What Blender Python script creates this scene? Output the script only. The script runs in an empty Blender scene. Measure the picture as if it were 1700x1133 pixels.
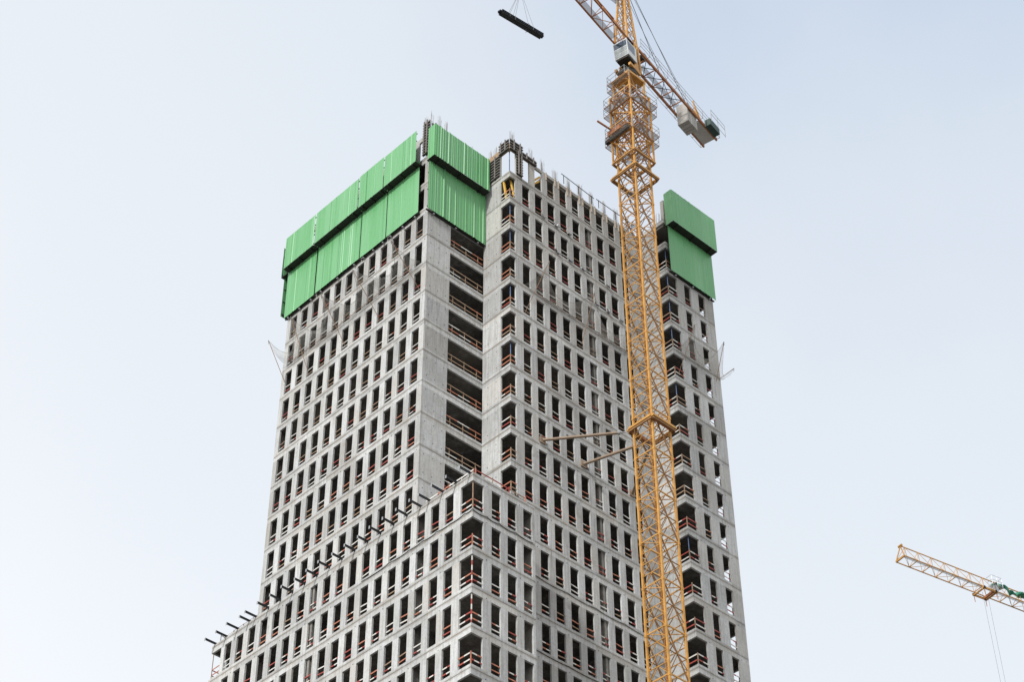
import bpy, math, random
from mathutils import Vector, Matrix
rnd = random.Random(7)
sc = bpy.context.scene
col = sc.collection
H = 3.3            # storey height
ZO = 88.6          # height of the terrace (level 0) above the ground
GZ = -ZO           # ground, measured from the terrace

# ------------------------------------------------------------------ camera
F_PX, PITCH, YAW, ROLL = 3178.58, 0.7329, 0.8123, -0.0046
CAM = Vector((-74.3161, -82.6495, -87.0091 + ZO))
fw = Vector((math.cos(YAW)*math.cos(PITCH), math.sin(YAW)*math.cos(PITCH), math.sin(PITCH)))
rt = Vector((math.sin(YAW), -math.cos(YAW), 0))
up = rt.cross(fw)
r2 = rt*math.cos(ROLL) + up*math.sin(ROLL)
u2 = up*math.cos(ROLL) - rt*math.sin(ROLL)
cd = bpy.data.cameras.new('camera'); cam = bpy.data.objects.new('camera', cd); col.objects.link(cam)
m3 = Matrix((r2, u2, -fw)).transposed()
cam.matrix_world = Matrix.Translation(CAM) @ m3.to_4x4()
cd.sensor_width = 36.0; cd.lens = F_PX/1700.0*36.0; cd.clip_start = .5; cd.clip_end = 6000
sc.camera = cam

# ------------------------------------------------------------------ sky + sun
SUN = Vector((-.80, -.215, .56)).normalized()
elev = math.asin(SUN.z); azim = math.atan2(SUN.x, SUN.y)
w = bpy.data.worlds.new('World'); sc.world = w; w.use_nodes = True
nt = w.node_tree; N = nt.nodes; L = nt.links
bg = N['Background']
sky = N.new('ShaderNodeTexSky'); sky.sky_type = 'NISHITA'; sky.sun_disc = False
sky.sun_elevation = elev; sky.sun_rotation = azim
sky.air_density = 1.0; sky.dust_density = 4.0; sky.ozone_density = 1.0; sky.altitude = 100
hs = N.new('ShaderNodeHueSaturation'); hs.inputs['Saturation'].default_value = .45
L.new(sky.outputs[0], hs.inputs['Color'])
mx = N.new('ShaderNodeMixRGB'); mx.blend_type = 'MIX'; mx.inputs[0].default_value = .80
L.new(hs.outputs[0], mx.inputs[1])
# high thin cloud veil: paler towards the sun and the horizon, faintly mottled
tc = N.new('ShaderNodeTexCoord'); dirv = tc.outputs['Generated']
dt = N.new('ShaderNodeVectorMath'); dt.operation = 'DOT_PRODUCT'; dt.inputs[1].default_value = SUN; L.new(dirv, dt.inputs[0])
sp = N.new('ShaderNodeSeparateXYZ'); L.new(dirv, sp.inputs[0])
nz = N.new('ShaderNodeTexNoise'); nz.inputs['Scale'].default_value = 3.1; nz.inputs['Detail'].default_value = 7; nz.inputs['Roughness'].default_value = .5; L.new(dirv, nz.inputs['Vector'])
def wm(op, x, y):
    n_ = N.new('ShaderNodeMath'); n_.operation = op
    for i_, v_ in enumerate((x, y)):
        if hasattr(v_, 'is_output'): L.new(v_, n_.inputs[i_])
        else: n_.inputs[i_].default_value = v_
    return n_.outputs[0]
vv = wm('SUBTRACT', wm('MULTIPLY', dt.outputs['Value'], .8), wm('MULTIPLY', wm('ABSOLUTE', sp.outputs[2], 0), 1.6))
vv = wm('ADD', vv, wm('MULTIPLY', wm('SUBTRACT', nz.outputs[0], .5), .13))
mrw = N.new('ShaderNodeMapRange'); mrw.inputs[1].default_value = -2.0; mrw.inputs[2].default_value = 1.0; L.new(vv, mrw.inputs[0])
rp = N.new('ShaderNodeValToRGB'); els = rp.color_ramp.elements
els[0].position = 0; els[0].color = (4.2, 5.6, 8.0, 1)
els[1].position = 1; els[1].color = (14, 13.8, 13.4, 1)
for p_, c_ in ((.18, (5.0, 6.3, 8.45, 1)), (.228, (5.8, 6.85, 8.4, 1)), (.242, (7.15, 7.9, 8.9, 1)), (.255, (7.95, 8.55, 9.3, 1)), (.275, (8.35, 8.9, 9.5, 1)), (.30, (8.55, 9.05, 9.6, 1)), (.35, (9.75, 10.05, 10.5, 1)), (.55, (11, 11.2, 11.4, 1))):
    e_ = els.new(p_); e_.color = c_
L.new(mrw.outputs[0], rp.inputs[0])
L.new(rp.outputs[0], mx.inputs[2]); L.new(mx.outputs[0], bg.inputs[0])
bg.inputs[1].default_value = .10
sd = bpy.data.lights.new('sun', 'SUN'); sd.energy = 3.0; sd.angle = math.radians(6); sd.color = (1, .98, .95)
so = bpy.data.objects.new('sun', sd); col.objects.link(so)
so.rotation_euler = (-SUN).to_track_quat('-Z', 'Y').to_euler(); so.location = (0, 0, 200)
vs = sc.view_settings; vs.view_transform = 'Standard'; vs.look = 'None'; vs.exposure = .2; vs.gamma = 1; vs.use_curve_mapping = False
sc.render.engine = 'CYCLES'

# ------------------------------------------------------------------ materials
def mat(name):
    m = bpy.data.materials.new(name); m.use_nodes = True
    return m, m.node_tree.nodes, m.node_tree.links, m.node_tree.nodes['Principled BSDF']
def mixc(Nn, Ll, fac, a, b, mode='MIX'):
    n = Nn.new('ShaderNodeMixRGB'); n.blend_type = mode
    for i, v in enumerate((fac, a, b)):
        if hasattr(v, 'is_output'): Ll.new(v, n.inputs[i])
        elif i == 0: n.inputs[0].default_value = v
        else: n.inputs[i].default_value = (*v, 1)
    return n.outputs[0]
def noise(Nn, Ll, vec, scale, detail=4, rough=.55):
    n = Nn.new('ShaderNodeTexNoise'); n.inputs['Scale'].default_value = scale; n.inputs['Detail'].default_value = detail; n.inputs['Roughness'].default_value = rough
    Ll.new(vec, n.inputs['Vector']); return n.outputs[0]
def ramp(Nn, Ll, v, lo, hi):
    n = Nn.new('ShaderNodeMapRange'); n.inputs[1].default_value = lo; n.inputs[2].default_value = hi; n.clamp = True
    Ll.new(v, n.inputs[0]); return n.outputs[0]
def mth(Nn, Ll, op, a, b=None, c=None):
    n = Nn.new('ShaderNodeMath'); n.operation = op
    for i, v in enumerate((a, b, c)):
        if v is None: continue
        if hasattr(v, 'is_output'): Ll.new(v, n.inputs[i])
        else: n.inputs[i].default_value = v
    return n.outputs[0]

def concrete(name, c0, c1, dirt=1.0, joints=True):
    m, n, l, b = mat(name)
    g = n.new('ShaderNodeNewGeometry'); pos = g.outputs['Position']
    sx = n.new('ShaderNodeSeparateXYZ'); l.new(pos, sx.inputs[0])
    x, y, z = sx.outputs
    u = mth(n, l, 'ADD', x, y)
    cb = n.new('ShaderNodeCombineXYZ'); l.new(mth(n, l, 'MULTIPLY', u, 5.0), cb.inputs[0]); l.new(mth(n, l, 'MULTIPLY', z, .35), cb.inputs[2])
    streak = noise(n, l, cb.outputs[0], 1.0, 5, .6)
    cl = n.new('ShaderNodeCombineXYZ'); l.new(mth(n, l, 'MULTIPLY', u, 11.0), cl.inputs[0]); l.new(mth(n, l, 'MULTIPLY', z, .05), cl.inputs[2])
    board = noise(n, l, cl.outputs[0], 1.0, 1, .5)
    big = noise(n, l, pos, .22, 5, .6)
    med = noise(n, l, pos, 1.6, 6, .65)
    fine = noise(n, l, pos, 22, 3, .6)
    patch = noise(n, l, pos, 4.5, 5, .7)
    c = mixc(n, l, ramp(n, l, big, .3, .7), c0, c1)
    warm = noise(n, l, pos, .8, 4, .6)
    c = mixc(n, l, mth(n, l, 'MULTIPLY', ramp(n, l, warm, .44, .62), .30*dirt), c, (.41, .39, .355))
    c = mixc(n, l, mth(n, l, 'MULTIPLY', ramp(n, l, patch, .45, .66), .5*dirt), c, (.30, .295, .28))
    c = mixc(n, l, mth(n, l, 'MULTIPLY', ramp(n, l, streak, .45, .8), .72*dirt), c, (.185, .18, .168))
    c = mixc(n, l, mth(n, l, 'MULTIPLY', ramp(n, l, med, .52, .75), .38*dirt), c, (.62, .62, .60))
    c = mixc(n, l, mth(n, l, 'MULTIPLY', ramp(n, l, board, .3, .7), .13*dirt), c, (.27, .265, .25))
    if joints:
        # weathering along each storey joint: a brownish band with a ragged edge, running down below it
        zz = mth(n, l, 'SUBTRACT', z, ZO - .205)
        ph = mth(n, l, 'WRAP', zz, H/2, -H/2)
        dist = mth(n, l, 'ABSOLUTE', ph)
        wob = mth(n, l, 'MULTIPLY', mth(n, l, 'SUBTRACT', med, .42), .55)
        near = ramp(n, l, mth(n, l, 'SUBTRACT', dist, wob), .16, .0)
        c = mixc(n, l, mth(n, l, 'MULTIPLY', near, .55*dirt), c, (.19, .165, .13))
        cr = n.new('ShaderNodeCombineXYZ'); l.new(mth(n, l, 'MULTIPLY', u, 2.6), cr.inputs[0]); l.new(mth(n, l, 'FLOOR', mth(n, l, 'DIVIDE', zz, H)), cr.inputs[2])
        run = ramp(n, l, noise(n, l, cr.outputs[0], 1.7, 3, .6), .60, .70)
        fall = ramp(n, l, mth(n, l, 'WRAP', zz, H, 0.), .6, H)
        c = mixc(n, l, mth(n, l, 'MULTIPLY', mth(n, l, 'MULTIPLY', run, fall), .6*dirt), c, (.20, .165, .125))
        # younger, browner concrete towards the top of the tower
        top = ramp(n, l, mth(n, l, 'ADD', z, mth(n, l, 'MULTIPLY', big, 14.)), ZO+30, ZO+52)
        c = mixc(n, l, mth(n, l, 'MULTIPLY', top, .42), c, (.25, .23, .20))
        # cement wash and rust brown blotches
        bl = ramp(n, l, noise(n, l, pos, .55, 6, .7), .60, .70)
        c = mixc(n, l, mth(n, l, 'MULTIPLY', bl, .42*dirt), c, (.23, .19, .145))
    at = n.new('ShaderNodeAttribute'); at.attribute_name = 'tone'
    oi = n.new('ShaderNodeObjectInfo')
    wn = n.new('ShaderNodeTexWhiteNoise'); wn.noise_dimensions = '2D'
    cv = n.new('ShaderNodeCombineXYZ'); l.new(at.outputs['Fac'], cv.inputs[0]); l.new(mth(n, l, 'MULTIPLY', oi.outputs['Random'], 97.), cv.inputs[1]); l.new(cv.outputs[0], wn.inputs['Vector'])
    pour = n.new('ShaderNodeMapRange'); pour.inputs[3].default_value = .79; pour.inputs[4].default_value = 1.09; l.new(wn.outputs[0], pour.inputs[0])
    sc_ = n.new('ShaderNodeSeparateColor'); l.new(wn.outputs['Color'], sc_.inputs[0])
    c = mixc(n, l, mth(n, l, 'MULTIPLY', ramp(n, l, sc_.outputs[1], .55, 1.), .32*dirt), c, (.33, .295, .245))
    tint = n.new('ShaderNodeMapRange'); tint.inputs[3].default_value = .94; tint.inputs[4].default_value = 1.04
    l.new(oi.outputs['Random'], tint.inputs[0])
    hv = n.new('ShaderNodeHueSaturation'); l.new(c, hv.inputs['Color']); l.new(mth(n, l, 'MULTIPLY', tint.outputs[0], pour.outputs[0]), hv.inputs['Value'])
    l.new(hv.outputs[0], b.inputs['Base Color'])
    b.inputs['Roughness'].default_value = .85; b.inputs['Specular IOR Level'].default_value = .25
    bp = n.new('ShaderNodeBump'); bp.inputs['Strength'].default_value = .5; bp.inputs['Distance'].default_value = .03
    l.new(mth(n, l, 'ADD', med, mth(n, l, 'MULTIPLY', fine, .4)), bp.inputs['Height']); l.new(bp.outputs[0], b.inputs['Normal'])
    return m
def paint(name, c, rough=.5, vary=.25, dirt=(.12, .08, .05), dirtf=.35, scale=2.0, metal=0, spec=.4):
    m, n, l, b = mat(name)
    g = n.new('ShaderNodeNewGeometry'); pos = g.outputs['Position']
    a = noise(n, l, pos, scale, 5, .65); f = noise(n, l, pos, scale*7, 4, .6)
    cc = mixc(n, l, ramp(n, l, a, .35, .65), tuple(v*(1-vary) for v in c), c)
    cc = mixc(n, l, mth(n, l, 'MULTIPLY', ramp(n, l, f, .55, .75), dirtf), cc, dirt)
    l.new(cc, b.inputs['Base Color'])
    b.inputs['Roughness'].default_value = rough; b.inputs['Metallic'].default_value = metal; b.inputs['Specular IOR Level'].default_value = spec
    return m
M = {}
M['conc'] = concrete('facade concrete', (.445, .462, .468), (.545, .562, .568))
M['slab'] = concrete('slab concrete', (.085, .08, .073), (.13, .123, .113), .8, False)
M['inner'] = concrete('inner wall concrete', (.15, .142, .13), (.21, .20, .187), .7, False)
M['hole'] = paint('anchor hole', (.02, .02, .02), .9)
M['red'] = paint('red board paint', (.36, .06, .045), .6, .35, (.25, .12, .09), .5)
M['orange'] = paint('faded red board paint', (.45, .165, .095), .6, .3, (.35, .2, .14), .5)
M['white'] = paint('white board paint', (.64, .62, .58), .6, .2, (.35, .28, .22), .4)
M['wood'] = paint('raw timber', (.32, .22, .145), .8, .35, (.2, .12, .07), .4, 5)
M['palewood'] = paint('pale planed timber', (.50, .42, .33), .7, .25, (.3, .22, .15), .35, 5)
M['formrib'] = paint('grey form rib', (.20, .185, .17), .7, .3, (.1, .08, .06), .4, 3)
M['ywood'] = paint('yellow formwork timber', (.72, .43, .08), .55, .2, (.4, .2, .05), .3, 3)
M['dark'] = paint('dark steel', (.022, .021, .02), .6, .3, (.15, .09, .05), .3)
M['steel'] = paint('galvanised steel', (.36, .37, .38), .45, .2, (.2, .15, .1), .2, 3, .6)
M['rebar'] = paint('rebar steel', (.34, .34, .345), .6, .25, (.25, .15, .1), .35)
M['blue'] = paint('blue prop paint', (.07, .13, .28), .5, .3, (.2, .12, .08), .3)
M['beam'] = paint('blackened steel beam', (.022, .024, .03), .45, .3, (.08, .06, .05), .25)
M['yellow'] = paint('crane yellow paint', (.57, .295, .07), .5, .3, (.20, .085, .03), .6, 1.6)
M['yellow_shade'] = paint('crane yellow with painted shade', (.27, .135, .045), .6, .3, (.10, .045, .02), .5, 1.6)  # crane yellow darkened: shade on braces and collars put into the colour
M['tan'] = paint('tan tie paint', (.30, .22, .155), .55, .25, (.2, .12, .08), .3, 2)
M['rust'] = paint('rusty primer', (.42, .165, .062), .65, .3, (.12, .05, .03), .45, 2.0)
M['cabw'] = paint('cab pale paint', (.62, .64, .64), .4, .12, (.25, .22, .2), .2)
M['grey'] = paint('cab grey panel', (.30, .33, .34), .45, .15, (.15, .14, .13), .3)
M['cw'] = concrete('counterweight concrete', (.46, .45, .43), (.56, .55, .53), .6, False)
M['winch'] = paint('winch dark green', (.03, .07, .06), .5, .3, (.1, .08, .06), .3)
M['rope'] = paint('steel rope', (.14, .145, .15), .6, .2, (.1, .08, .06), .2)
M['polewood'] = paint('brown pole', (.30, .19, .12), .7, .3, (.12, .07, .04), .3, 4)
M['tarp'] = paint('green tarpaulin', (.05, .26, .17), .55, .3, (.02, .1, .07), .4, 3)
M['ply'] = paint('plywood', (.36, .24, .14), .75, .3, (.12, .08, .05), .4, 2)
M['ground'] = concrete('paving concrete', (.05, .05, .05), (.085, .084, .082), .8, False)
m, n, l, b = mat('cab glass'); b.inputs['Base Color'].default_value = (.05, .075, .11, 1); b.inputs['Roughness'].default_value = .06; b.inputs['Specular IOR Level'].default_value = .8; M['glass'] = m
def green(name):
    m, n, l, b = mat(name)
    g = n.new('ShaderNodeNewGeometry'); pos = g.outputs['Position']
    sx = n.new('ShaderNodeSeparateXYZ'); l.new(pos, sx.inputs[0]); x, y, z = sx.outputs
    u = mth(n, l, 'ADD', x, y)
    cb = n.new('ShaderNodeCombineXYZ'); l.new(mth(n, l, 'MULTIPLY', u, 3.2), cb.inputs[0]); l.new(mth(n, l, 'MULTIPLY', z, .22), cb.inputs[2])
    st = noise(n, l, cb.outputs[0], 1.0, 4, .55)
    sheet = n.new('ShaderNodeTexWhiteNoise'); sheet.noise_dimensions = '1D'; l.new(mth(n, l, 'FLOOR', mth(n, l, 'DIVIDE', u, 1.05)), sheet.inputs['W'])
    c = mixc(n, l, ramp(n, l, st, .3, .7), (.085, .30, .108), (.112, .35, .136))
    c = mixc(n, l, mth(n, l, 'MULTIPLY', sheet.outputs[0], .4), c, (.19, .42, .22))
    c = mixc(n, l, mth(n, l, 'MULTIPLY', ramp(n, l, noise(n, l, pos, 2.2, 5, .65), .58, .78), .35), c, (.25, .36, .24))
    l.new(c, b.inputs['Base Color'])
    rr = n.new('ShaderNodeMapRange'); rr.inputs[3].default_value = .32; rr.inputs[4].default_value = .5; l.new(st, rr.inputs[0]); l.new(rr.outputs[0], b.inputs['Roughness'])
    b.inputs['Specular IOR Level'].default_value = .5
    return m
M['green'] = green('green corrugated sheet')
m, n, l, b = mat('net mesh')
tr = n.new('ShaderNodeBsdfTransparent'); ms = n.new('ShaderNodeMixShader'); out = n['Material Output']
g = n.new('ShaderNodeNewGeometry'); nzv = noise(n, l, g.outputs['Position'], 1.3, 4, .6)
mr = n.new('ShaderNodeMapRange'); mr.inputs[1].default_value = .3; mr.inputs[2].default_value = .7; mr.inputs[3].default_value = .20; mr.inputs[4].default_value = .44; l.new(nzv, mr.inputs[0])
b.inputs['Base Color'].default_value = (.50, .49, .46, 1); b.inputs['Roughness'].default_value = .9
l.new(mr.outputs[0], ms.inputs[0]); l.new(tr.outputs[0], ms.inputs[1]); l.new(b.outputs[0], ms.inputs[2]); l.new(ms.outputs[0], out.inputs[0]); M['net'] = m
m, n, l, b = mat('walkway grating')
tr = n.new('ShaderNodeBsdfTransparent'); ms = n.new('ShaderNodeMixShader'); out = n['Material Output']
b.inputs['Base Color'].default_value = (.34, .36, .38, 1); b.inputs['Roughness'].default_value = .6; ms.inputs[0].default_value = .38
l.new(tr.outputs[0], ms.inputs[1]); l.new(b.outputs[0], ms.inputs[2]); l.new(ms.outputs[0], out.inputs[0]); M['grate'] = m

# ------------------------------------------------------------------ mesh helpers
ORG = {}
class MB:
    def __init__(s): s.v = []; s.f = []; s.mi = []; s.mats = []
    def slot(s, mname):
        if mname not in s.mats: s.mats.append(mname)
        return s.mats.index(mname)
    def quad(s, pts, mname):
        i = len(s.v); s.v += [tuple(p) for p in pts]; s.f.append(tuple(range(i, i+len(pts)))); s.mi.append(s.slot(mname))
    def box(s, a, b, mname):
        x0, y0, z0 = a; x1, y1, z1 = b
        i = len(s.v); k = s.slot(mname)
        s.v += [(x0,y0,z0),(x1,y0,z0),(x1,y1,z0),(x0,y1,z0),(x0,y0,z1),(x1,y0,z1),(x1,y1,z1),(x0,y1,z1)]
        for q in ((0,3,2,1),(4,5,6,7),(0,1,5,4),(1,2,6,5),(2,3,7,6),(3,0,4,7)):
            s.f.append(tuple(i+j for j in q)); s.mi.append(k)
    def hexa(s, pts, mname):
        i = len(s.v); k = s.slot(mname); s.v += [tuple(p) for p in pts]
        for q in ((0,3,2,1),(4,5,6,7),(0,1,5,4),(1,2,6,5),(2,3,7,6),(3,0,4,7)):
            s.f.append(tuple(i+j for j in q)); s.mi.append(k)
    def bar(s, a, b, w_, h_, mname, upv=(0, 0, 1)):
        a = Vector(a); b = Vector(b); d = (b-a)
        if d.length < 1e-6: return
        d.normalize(); upv = Vector(upv)
        if abs(d.dot(upv)) > .98: upv = Vector((0, 1, 0)) if abs(d.y) < .9 else Vector((1, 0, 0))
        sx = d.cross(upv).normalized()*w_/2; sz = sx.cross(d).normalized()*h_/2
        s.hexa([a-sx-sz, a+sx-sz, b+sx-sz, b-sx-sz, a-sx+sz, a+sx+sz, b+sx+sz, b-sx+sz], mname)
    def tube(s, a, b, r, mname, n=8, r2=None):
        a = Vector(a); b = Vector(b); d = (b-a).normalized(); r2 = r if r2 is None else r2
        t = Vector((0, 0, 1)) if abs(d.z) < .9 else Vector((1, 0, 0))
        e1 = d.cross(t).normalized(); e2 = d.cross(e1); i = len(s.v); k = s.slot(mname)
        for j in range(n):
            an = 2*math.pi*j/n; o = e1*math.cos(an)+e2*math.sin(an)
            s.v.append(tuple(a+o*r)); s.v.append(tuple(b+o*r2))
        for j in range(n):
            p = i+2*j; q = i+2*((j+1) % n); s.f.append((p, p+1, q+1, q)); s.mi.append(k)
        s.f.append(tuple(i+2*j for j in range(n))); s.mi.append(k)
        s.f.append(tuple(i+2*j+1 for j in reversed(range(n)))); s.mi.append(k)
    def poly(s, pts, r, mname, n=6):
        for a, b in zip(pts, pts[1:]): s.tube(a, b, r, mname, n)
    def mesh(s, name, org=(0, 0, 0)):
        me = bpy.data.meshes.new(name)
        me.from_pydata([(x-org[0], y-org[1], z-org[2]) for x, y, z in s.v], [], s.f)
        for mn in s.mats: me.materials.append(M[mn])
        me.polygons.foreach_set('material_index', s.mi); me.update(); return me
    def build(s, name, parent=None, org=None, label=None, cat=None, group=None, kind=None):
        if org is None:
            xs = list(zip(*s.v)); org = ((min(xs[0])+max(xs[0]))/2, (min(xs[1])+max(xs[1]))/2, min(xs[2]))
        return link(name, s.mesh(name, org), parent, org, label, cat, group, kind)
def link(name, me, parent=None, org=(0, 0, 0), label=None, cat=None, group=None, kind=None, rz=0):
    o = bpy.data.objects.new(name, me); col.objects.link(o); ORG[o] = Vector(org)
    if parent is not None:
        o.parent = parent; o.location = Vector(org) - ORG[parent]
    else: o.location = org
    if rz: o.rotation_euler = (0, 0, rz)
    tag(o, label, cat, group, kind); return o
def tag(o, label=None, cat=None, group=None, kind=None):
    if label: o['label'] = label
    if cat: o['category'] = cat
    if group: o['group'] = group
    if kind: o['kind'] = kind
    return o
def empty(name, org, label, cat, group=None): return link(name, None, None, org, label, cat, group)

# ------------------------------------------------------------------ ground
g_ = MB()
R_ = 2500
g_.quad([(-R_, -R_, GZ), (R_, -R_, GZ), (R_, R_, GZ), (-R_, R_, GZ)], 'ground')
g_.build('ground', None, (0, 0, GZ), kind='structure')

# ------------------------------------------------------------------ the building
S, JD, SILL, T = .692, .18, .10, .17      # lintel below slab top, joint below slab top, window sill, wall thickness
MOD, WW = 1.5895, .925
Q = 2.8804; AX = 6.549; RB = 6.2716; YE = 25.836; YL = 31.895; XL = 6.25; EX = 23.36; RY = -.4075; XE = 29.584
HR = empty('concrete_high_rise', (12, 12, GZ), 'unfinished bare concrete high-rise with a stepped tower above a lower wing', 'building')
GAP = .032
winL2 = [(2.1137+i*MOD, 2.1137+i*MOD+WW) for i in range(18)]
winL1 = winL2[3:15]
winRB = [(1.8855+i*1.594, 1.8855+i*1.594+WW) for i in range(3)]
winR2 = [(8.0704+i*1.5885, 8.0704+i*1.5885+WW) for i in range(9)]
winR3 = [(25.578, 26.45), (27.512, 28.38)]
winE = [(RY+1.0+i*1.75, RY+1.0+i*1.75+1.25) for i in range(15)]
def panel_mesh(name, axis, plane, u0, u1, wins, holes=True, z0=-JD, z1=H-JD-GAP, lint=None, sill=SILL, inward=1, extra=()):
    """one storey of one facade: solid cells of a grid, openings left free. axis 'L': u=y, wall at x=plane; 'R': u=x, wall at y=plane"""
    lint = H-S if lint is None else lint
    us = sorted(set([round(v, 4) for v in [u0, u1]+[c for a, b in wins for c in (max(a, u0), min(b, u1))]]))
    zs = [z0, sill, lint, z1]
    def solid(i, j):
        if i < 0 or j < 0 or i >= len(us)-1 or j >= 3: return False
        if j != 1: return True
        c = (us[i]+us[i+1])/2
        return not any(a < c < b for a, b in wins)
    mb = MB()
    def P(u, d, z): return (plane+inward*d, u, z) if axis == 'L' else (u, plane+inward*d, z)
    flip = (axis == 'L') != (inward < 0)
    tones = []
    def Qd(p, m='conc'):
        mb.quad(p[::-1] if flip else p, m); tones.append(cur[0])
    cur = [0.]
    for i in range(len(us)-1):
        for j in range(3):
            if not solid(i, j): continue
            a, b, c, d = us[i], us[i+1], zs[j], zs[j+1]
            cur[0] = float(i*3+1) if j == 1 else float((i//5)*50+j+.5)
            Qd([P(a,0,c), P(b,0,c), P(b,0,d), P(a,0,d)])
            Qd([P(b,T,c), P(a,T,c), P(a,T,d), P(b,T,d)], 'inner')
            if not solid(i-1, j): Qd([P(a,T,c), P(a,0,c), P(a,0,d), P(a,T,d)])
            if not solid(i+1, j): Qd([P(b,0,c), P(b,T,c), P(b,T,d), P(b,0,d)])
            if not solid(i, j-1): Qd([P(a,T,c), P(b,T,c), P(b,0,c), P(a,0,c)])
            if not solid(i, j+1): Qd([P(a,0,d), P(b,0,d), P(b,T,d), P(a,T,d)])
    if holes:
        for k, (a, b) in enumerate(wins):
            if k % 2: continue
            cu = b+.30 if axis == 'R' else a-.30
            cz = lint+.10
            if not (u0+.1 < cu < u1-.1): continue
            pts = [P(cu+.045*math.cos(t*math.pi/3), -.004, cz+.055*math.sin(t*math.pi/3)) for t in range(6)]
            Qd(pts, 'hole')
    for cu, cz in extra:
        Qd([P(cu+.05*math.cos(t*math.pi/3), -.004, cz+.055*math.sin(t*math.pi/3)) for t in range(6)], 'hole')
    me = mb.mesh(name); ta = me.attributes.new('tone', 'FLOAT', 'FACE'); ta.data.foreach_set('value', tones); return me
def storeys(meshes, ks, name='wall_panel'):
    for k in ks:
        me = meshes[k % len(meshes)] if isinstance(meshes, list) else meshes
        link(name, me, HR, (0, 0, k*H))
# lower wing (its left side carries on as the tower's left side)
pL2 = panel_mesh('wall_panel', 'L', 0, 0, YL, [(-.01, 1.338)]+winL2+[(30.53, YL+.01)])
pRB = panel_mesh('wall_panel', 'R', 0, T, XL, [(T-.01, 1.095)]+winRB)
pRE = panel_mesh('wall_panel', 'L', XL, T, Q, [], inward=-1, holes=False)       # short return towards the tower
pLE = panel_mesh('wall_panel', 'R', YL, T, 12, [(T-.01, 1.5)]+[(2.1+i*1.6, 2.96+i*1.6) for i in range(6)], inward=-1)
pLB = panel_mesh('wall_panel', 'L', 12, YE, YL-T, [(27, 28), (28.8, 29.8)], inward=-1, holes=False)
KB = -26
storeys(pL2, range(KB, 0)); storeys(pRB, range(KB, 0)); storeys(pRE, range(KB, 0)); storeys(pLE, range(KB, 0)); storeys(pLB, range(KB, 0))
# tower
pL1 = panel_mesh('wall_panel', 'L', 0, RB, YE, winL1)
pR1 = panel_mesh('wall_panel', 'R', RB, T, AX, [(2.657, AX+.01)], holes=False, extra=[(u_, z_) for u_ in (.45, 1.35, 2.25) for z_ in (.55, 2.35)])
pA = panel_mesh('wall_panel', 'L', AX, Q, RB, [(Q-.01, 4.06)], holes=False, extra=[(u_, z_) for u_ in (4.6, 5.6) for z_ in (.55, 2.35)])
pR2 = panel_mesh('wall_panel', 'R', Q, AX+T, EX, [(AX+T-.01, 7.233)]+winR2)
pR2low = panel_mesh('wall_panel', 'R', Q, XL+.02, EX, winR2)
pE = panel_mesh('wall_panel', 'L', EX, RY, Q, [(RY-.01, .78)], holes=False, extra=[(u_, z_) for u_ in (1.3, 2.3) for z_ in (.55, 2.35)])
pR3 = panel_mesh('wall_panel', 'R', RY, EX+T, XE, [(EX+T-.01, 24.62)]+winR3)
pX = panel_mesh('wall_panel', 'L', XE, RY+T, YE, winE, inward=-1, holes=False)
pB = panel_mesh('wall_panel', 'R', YE, T, XE-T, [(2+i*1.6, 2.86+i*1.6) for i in range(16)], inward=-1, holes=False)
storeys(pL1, range(0, 13)); storeys(pR1, range(0, 13)); storeys(pA, range(0, 12)); storeys(pR2, range(0, 12)); storeys(pR2low, range(KB, 0))
storeys(pE, range(KB, 13)); storeys(pR3, range(KB, 13)); storeys(pX, range(KB, 13)); storeys(pB, range(KB, 13))
# the storey under construction on the long right side: thin lintel, first bay still in formwork
pTop = panel_mesh('wall_panel', 'R', Q, winR2[0][1], EX, winR2[1:], z1=H-S+.36, holes=False)
link('wall_panel', pTop, HR, (0, 0, 12*H))
# ground-floor plinth
pl = MB()
for a, b in (((.4, .4), (XL-.05, Q-.01)), ((.4, Q), (XE-.4, YE-.4)), ((.4, YE-.39), (11.6, YL-.4))):
    pl.box((a[0], a[1], GZ), (b[0], b[1], KB*H-JD-.03), 'conc')
pl.build('plinth', HR)
# floor slabs (one polygon per level)
def slab(poly, z, th, name='floor_slab'):
    mb = MB(); n = len(poly)
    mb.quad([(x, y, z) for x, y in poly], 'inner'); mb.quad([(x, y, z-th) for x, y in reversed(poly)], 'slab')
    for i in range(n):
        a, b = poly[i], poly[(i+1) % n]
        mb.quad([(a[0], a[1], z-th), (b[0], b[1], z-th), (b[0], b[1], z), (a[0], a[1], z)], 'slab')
    return mb.mesh(name)
t = T+.002
low = [(t, t), (XL-t, t), (XL-t, Q+t), (EX+t, Q+t), (EX+t, RY+t), (XE-t, RY+t), (XE-t, YE-t), (12-t, YE-t), (12-t, YL-t), (t, YL-t)]
towr = [(t, RB+t), (AX+t, RB+t), (AX+t, Q+t), (EX+t, Q+t), (EX+t, RY+t), (XE-t, RY+t), (XE-t, YE-t), (t, YE-t)]
sl = slab(low, 0, .34); st_ = slab(towr, 0, .34)
for k in range(KB, 0): link('floor_slab', sl, HR, (0, 0, k*H))
link('roof_slab', slab([(t, t), (XL-t, t), (XL-t, Q+t), (AX+t, Q+t), (EX+t, Q+t), (EX+t, RY+t), (XE-t, RY+t), (XE-t, YE-t), (12-t, YE-t), (12-t, YL-t), (t, YL-t)], 0, .34), HR, (0, 0, 0))
for k in range(1, 13): link('floor_slab', st_, HR, (0, 0, k*H))
top = [(11.0, Q+t), (EX+t, Q+t), (EX+t, RY+t), (XE-t, RY+t), (XE-t, YE-t), (t+8, YE-t), (t+8, 14), (11, 14)]
link('floor_slab', slab(top, 0, .3), HR, (0, 0, 13*H-.62))
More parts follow.
